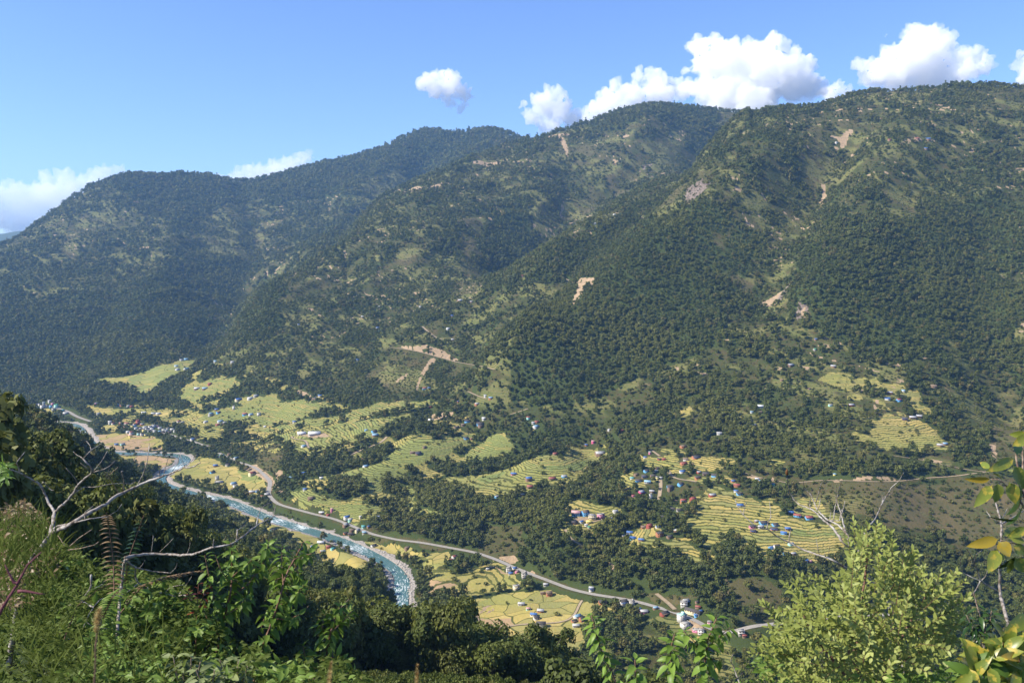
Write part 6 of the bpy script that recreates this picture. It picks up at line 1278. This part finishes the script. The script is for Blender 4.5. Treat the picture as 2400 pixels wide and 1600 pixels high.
def blades(name, n, roots, m, d0, d1, L0, L1, wpx, seed, lean=.35):
    rg = np.random.default_rng(seed); V_, Q_ = [], []
    for i_ in range(n):
        u, v = roots(rg); d = rg.uniform(d0, d1); p = at(u, v, d); k = d / F; L = rg.uniform(L0, L1) * k; w = wpx * k * rg.uniform(.6, 1.3); dirn = AXU + AXR * rg.normal() * lean - AXF * rg.normal() * .3; dirn /= np.linalg.norm(dirn)
        arc = AXR * rg.normal() * .5 - AXU * rg.uniform(.1, .6); sd = np.cross(dirn, AXF + AXR * rg.normal() * .6); sd /= np.linalg.norm(sd); b0 = len(V_)
        for j in range(5):
            f = j / 4; c = p + dirn * L * f + arc * L * f * f * .6; ww = w * (1 - f ** 1.6) * .5 + .0001; V_ += [c - sd * ww, c + sd * ww]
        Q_ += [(b0 + 2 * j, b0 + 2 * j + 1, b0 + 2 * j + 3, b0 + 2 * j + 2) for j in range(4)]
    me = mesh(name, np.array(V_), np.array(Q_), True); me.materials.append(m); o = add(name, me); tag(o, kind='stuff'); return o
blades('grass', 520, lambda r: (r.uniform(-30, 140), r.uniform(1260, 1500)), GRASSM, 2.6, 3.8, 40, 120, 2.8, 31, .55)
blades('grass', 340, lambda r: (r.uniform(-20, 130), r.uniform(1220, 1330)), GRASSM, 3.2, 4.0, 40, 110, 2.4, 32, .5)
blades('grass', 260, lambda r: (r.uniform(60, 420), r.uniform(1500, 1680)), GRASSM, 2.0, 3.0, 50, 120, 3.4, 33, .8)
# purple grass stems close by, out of focus
for lab, st_, d in (('purple-red grass stem leaning right at the far left edge', ((-6, 1445), (20, 1400), (46, 1362), (58, 1330), (76, 1312), (98, 1292)), 1.15), ('drooping purple grass blade at the far left', ((46, 1362), (36, 1372), (22, 1345), (11, 1322)), 1.15), ('flat purple grass blade pointing right at the far left', ((42, 1385), (60, 1384), (85, 1390), (106, 1391)), 1.2)):
    P = [at(u, v, d) for u, v in st_]; o = add('grass_stem', tubes('grass_stem', [(P, .0024, .0008)], mat('purple_grass', (.13, .04, .05), .6), 5)); tag(o, lab, 'grass stem')
# foxtail seed heads close to the lens
def seed_head(label, base, neck, top, d, wpx):
    root = plant('foxtail_grass', at(base[0], base[1], d), label, 'foxtail grass', 'blurred seed heads near the lens'); k = d / F
    place(add('stalk', tubes('stalk', [([at(base[0], base[1], d), at((base[0] + neck[0]) / 2 + 2, (base[1] + neck[1]) / 2, d), at(neck[0], neck[1], d)], 2.6 * k, 2.0 * k)], REDSTEM, 6)), root)
    A, B = at(neck[0], neck[1], d), at(top[0], top[1], d); rg = np.random.default_rng(int(base[0])); V_, Q_ = [], []
    for i_ in range(520):
        f = rg.random(); c = A + (B - A) * f; an = rg.random() * 6.28; out = AXR * math.cos(an) + AXF * math.sin(an); r_ = wpx * k * .5 * (math.sin(math.pi * (.08 + .84 * f)) ** .5)
        a = c + out * r_ * .2; e = c + out * r_ * rg.uniform(.7, 1.25) + (B - A) * .05; sd = np.cross(out, AXU) * 1.3 * k; b0 = len(V_); V_ += [a - sd, a + sd, e]; Q_.append((b0, b0 + 1, b0 + 2))
    me = mesh('bristles', np.array(V_), np.array(Q_)); me.materials.append(mat('straw', None, .8, lambda nt, b: NB(nt).put(b.inputs['Base Color'], NB(nt).mix(NB(nt).step(.4, .6, NB(nt).noise(NB(nt).pos(), 260, 2)), (.28, .17, .06), (.46, .36, .15))))); place(add('seed_head', me), root)
seed_head('blurred straw-coloured seed head on a red stalk, leftmost of the three', (216, 1660), (226, 1482), (233, 1424), .72, 25)
seed_head('blurred straw-coloured seed head at the bottom edge under the leafy shrubs', (770, 1740), (768, 1640), (776, 1552), .8, 17)
seed_head('blurred straw-coloured seed head at the bottom edge below the wooded spur', (975, 1740), (976, 1640), (978, 1558), .85, 15)
# ---------------------------------------------------------------- far range and clouds
rng_ = np.random.default_rng(3)
xs = np.linspace(-11600, -4000, 130); ys = np.linspace(11200, 12900, 24)
XX, YY = np.meshgrid(xs, ys, indexing='ij')
ridge = 850 + 260 * fbm(XX / 2600, YY / 9000, 301, 4) + 90 * fbm(XX / 700, YY / 900, 302, 3)
ZZ = 200 + (ridge - 200) * np.exp(-((YY - 12200) / 650) ** 2)
i = np.arange(XX.size).reshape(XX.shape)
fr_ = mesh('far_hills', np.stack([XX, YY, ZZ], -1).reshape(-1, 3), np.stack([i[:-1, :-1], i[1:, :-1], i[1:, 1:], i[:-1, 1:]], -1).reshape(-1, 4), True)
tag(add('hills', fr_, mat('far_forest', None, .95, lambda nt, b: NB(nt).put(b.inputs['Base Color'], NB(nt).mix(NB(nt).noise(NB(nt).pos(), .004, 5), (.03, .05, .02), (.09, .10, .05))))), kind='structure')

cloud_mat = bpy.data.materials.new('cloud_vapour'); cloud_mat.use_nodes = True; cn = cloud_mat.node_tree
cn.nodes.remove(cn.nodes['Principled BSDF']); vs_ = cn.nodes.new('ShaderNodeVolumeScatter')
vs_.inputs['Color'].default_value = (1, 1, 1, 1); vs_.inputs['Density'].default_value = CLOUD_DENS; vs_.inputs['Anisotropy'].default_value = .0
cn.links.new(vs_.outputs[0], cn.nodes['Material Output'].inputs['Volume'])
from mathutils import noise as mnoise
thin = cloud_mat.copy(); [setattr(n.inputs['Density'], 'default_value', CLOUD_DENS * .55) for n in thin.node_tree.nodes if n.type == 'VOLUME_SCATTER']
def cloud(blobs, dist, label, seed):
    rg = random.Random(seed); k = dist / F; bm = bmesh.new()
    for u, v, rad in blobs:
        th, t = ray(u, v)
        for j in range(1 + int(rad > 24) * 2 + int(rad > 40) * 2):
            f = 1.0 if j == 0 else rg.uniform(.45, .7); du, dv = (0, 0) if j == 0 else (rg.uniform(-.6, .6) * rad, rg.uniform(-.55, .3) * rad)
            th, t = ray(u + du, v + dv); dd = dist + rg.uniform(-.8, .8) * rad * k
            bmesh.ops.create_icosphere(bm, subdivisions=2, radius=rad * k * f, matrix=Matrix.Translation((dd * math.sin(th), dd * math.cos(th), 450 + dd * t)) @ Matrix.Diagonal((1, 1, .86, 1)))
    me = bpy.data.meshes.new('cloud'); bm.to_mesh(me); bm.free()
    o = bpy.data.objects.new('cloud_form', me); COL.objects.link(o)
    md = o.modifiers.new('join', 'REMESH'); md.mode = 'VOXEL'; md.voxel_size = max(18.0, dist * .0016)
    dg = bpy.context.evaluated_depsgraph_get(); ev = o.evaluated_get(dg); m2 = bpy.data.meshes.new_from_object(ev)
    bpy.data.objects.remove(o)
    nv = len(m2.vertices); co = np.zeros(nv * 3, np.float32); m2.vertices.foreach_get('co', co); co = co.reshape(-1, 3); no = np.zeros(nv * 3, np.float32); m2.vertex_normals.foreach_get('vector', no); no = no.reshape(-1, 3)
    s1 = 1 / (k * 34)
    h = np.array([mnoise.fractal(Vector(c) * s1, .75, 2.1, 6) for c in co.astype(float)])
    bil = np.array([abs(mnoise.noise(Vector(c) * s1 * 2.3)) for c in co.astype(float)])
    co += no * ((h * 15 + bil * 15 - 4) * k)[:, None]
    h2 = np.array([mnoise.fractal(Vector(c) * s1 * 3.4, .8, 2.1, 5) for c in co.astype(float)]); co += no * (h2 * 5.5 * k)[:, None]
    m2.vertices.foreach_set('co', co.ravel()); m2.update()
    c = add('cloud', m2); m2.materials.clear(); m2.materials.append(thin if dist > 16500 else cloud_mat); tag(c, label, 'cloud', None); return c
CL = [
 (((1012, 190, 24), (1042, 190, 20), (1065, 182, 18), (1060, 212, 28), (1030, 208, 24), (1088, 222, 22), (1108, 226, 11), (1088, 244, 15), (1052, 238, 14)), 16000, 'small white cloud alone in the blue above the middle ridge'),
 (((1262, 236, 20), (1288, 222, 20), (1308, 224, 19), (1282, 258, 30), (1250, 272, 22), (1312, 262, 26), (1334, 244, 14), (1345, 282, 28), (1290, 290, 26), (1225, 248, 8)), 15500, 'white cloud rising just right of the ridge saddle'),
 (((1420, 228, 24), (1450, 204, 20), (1490, 186, 19), (1500, 172, 10), (1528, 176, 21), (1552, 188, 24), (1580, 204, 24), (1480, 222, 34), (1540, 218, 36), (1405, 252, 28), (1612, 214, 26), (1450, 252, 36), (1380, 268, 24)), 15000, 'low white cloud bank behind the rounded middle summit'),
 (((1640, 112, 28), (1676, 104, 26), (1662, 150, 38), (1706, 138, 44), (1762, 122, 36), (1802, 106, 30), (1830, 114, 24), (1852, 134, 28), (1880, 154, 30), (1720, 190, 64), (1800, 182, 64), (1868, 198, 44), (1655, 214, 40), (1904, 212, 30), (1918, 192, 14), (1760, 240, 56), (1615, 160, 12), (1612, 108, 9), (1690, 240, 50)), 14500, 'largest billowing white cloud above the right-hand mountain'),
 (((1940, 216, 24), (1962, 202, 20), (1984, 216, 16), (1950, 240, 24)), 15800, 'small puff of cloud between the two biggest clouds'),
 (((2022, 152, 22), (2050, 152, 20), (2088, 118, 22), (2078, 82, 9), (2082, 144, 26), (2112, 142, 32), (2150, 88, 30), (2182, 80, 26), (2202, 98, 30), (2220, 114, 22), (2152, 132, 46), (2200, 152, 36), (2262, 140, 28), (2296, 126, 20), (2308, 150, 16), (2268, 166, 30), (2180, 180, 48), (2100, 178, 42), (2050, 182, 28), (2232, 184, 34)), 14000, 'tall white cloud standing above the right-hand summit'),
 (((2392, 158, 16), (2404, 186, 24), (2390, 122, 8), (2440, 150, 40)), 14500, 'cloud cut by the right edge of the sky'),
 (((20, 462, 36), (80, 452, 30), (112, 428, 20), (150, 424, 22), (190, 420, 18), (250, 408, 19), (285, 406, 15), (225, 425, 26), (60, 492, 46), (130, 474, 46), (200, 452, 36), (0, 512, 36), (-60, 470, 50), (100, 520, 36), (40, 528, 36), (160, 500, 40)), 17000, 'long pale cloud bank behind the far left mountain'),
 (((516, 418, 16), (545, 410, 19), (572, 406, 20), (602, 398, 20), (640, 390, 20), (672, 378, 19), (702, 370, 19), (724, 368, 14), (620, 415, 28), (660, 412, 30), (580, 430, 30), (690, 396, 28), (545, 435, 26)), 17000, 'thin cloud showing in the dip between left peaks'),
]
for q_, (b_, d_, l_) in enumerate(CL): cloud(b_, d_, l_, 40 + q_)
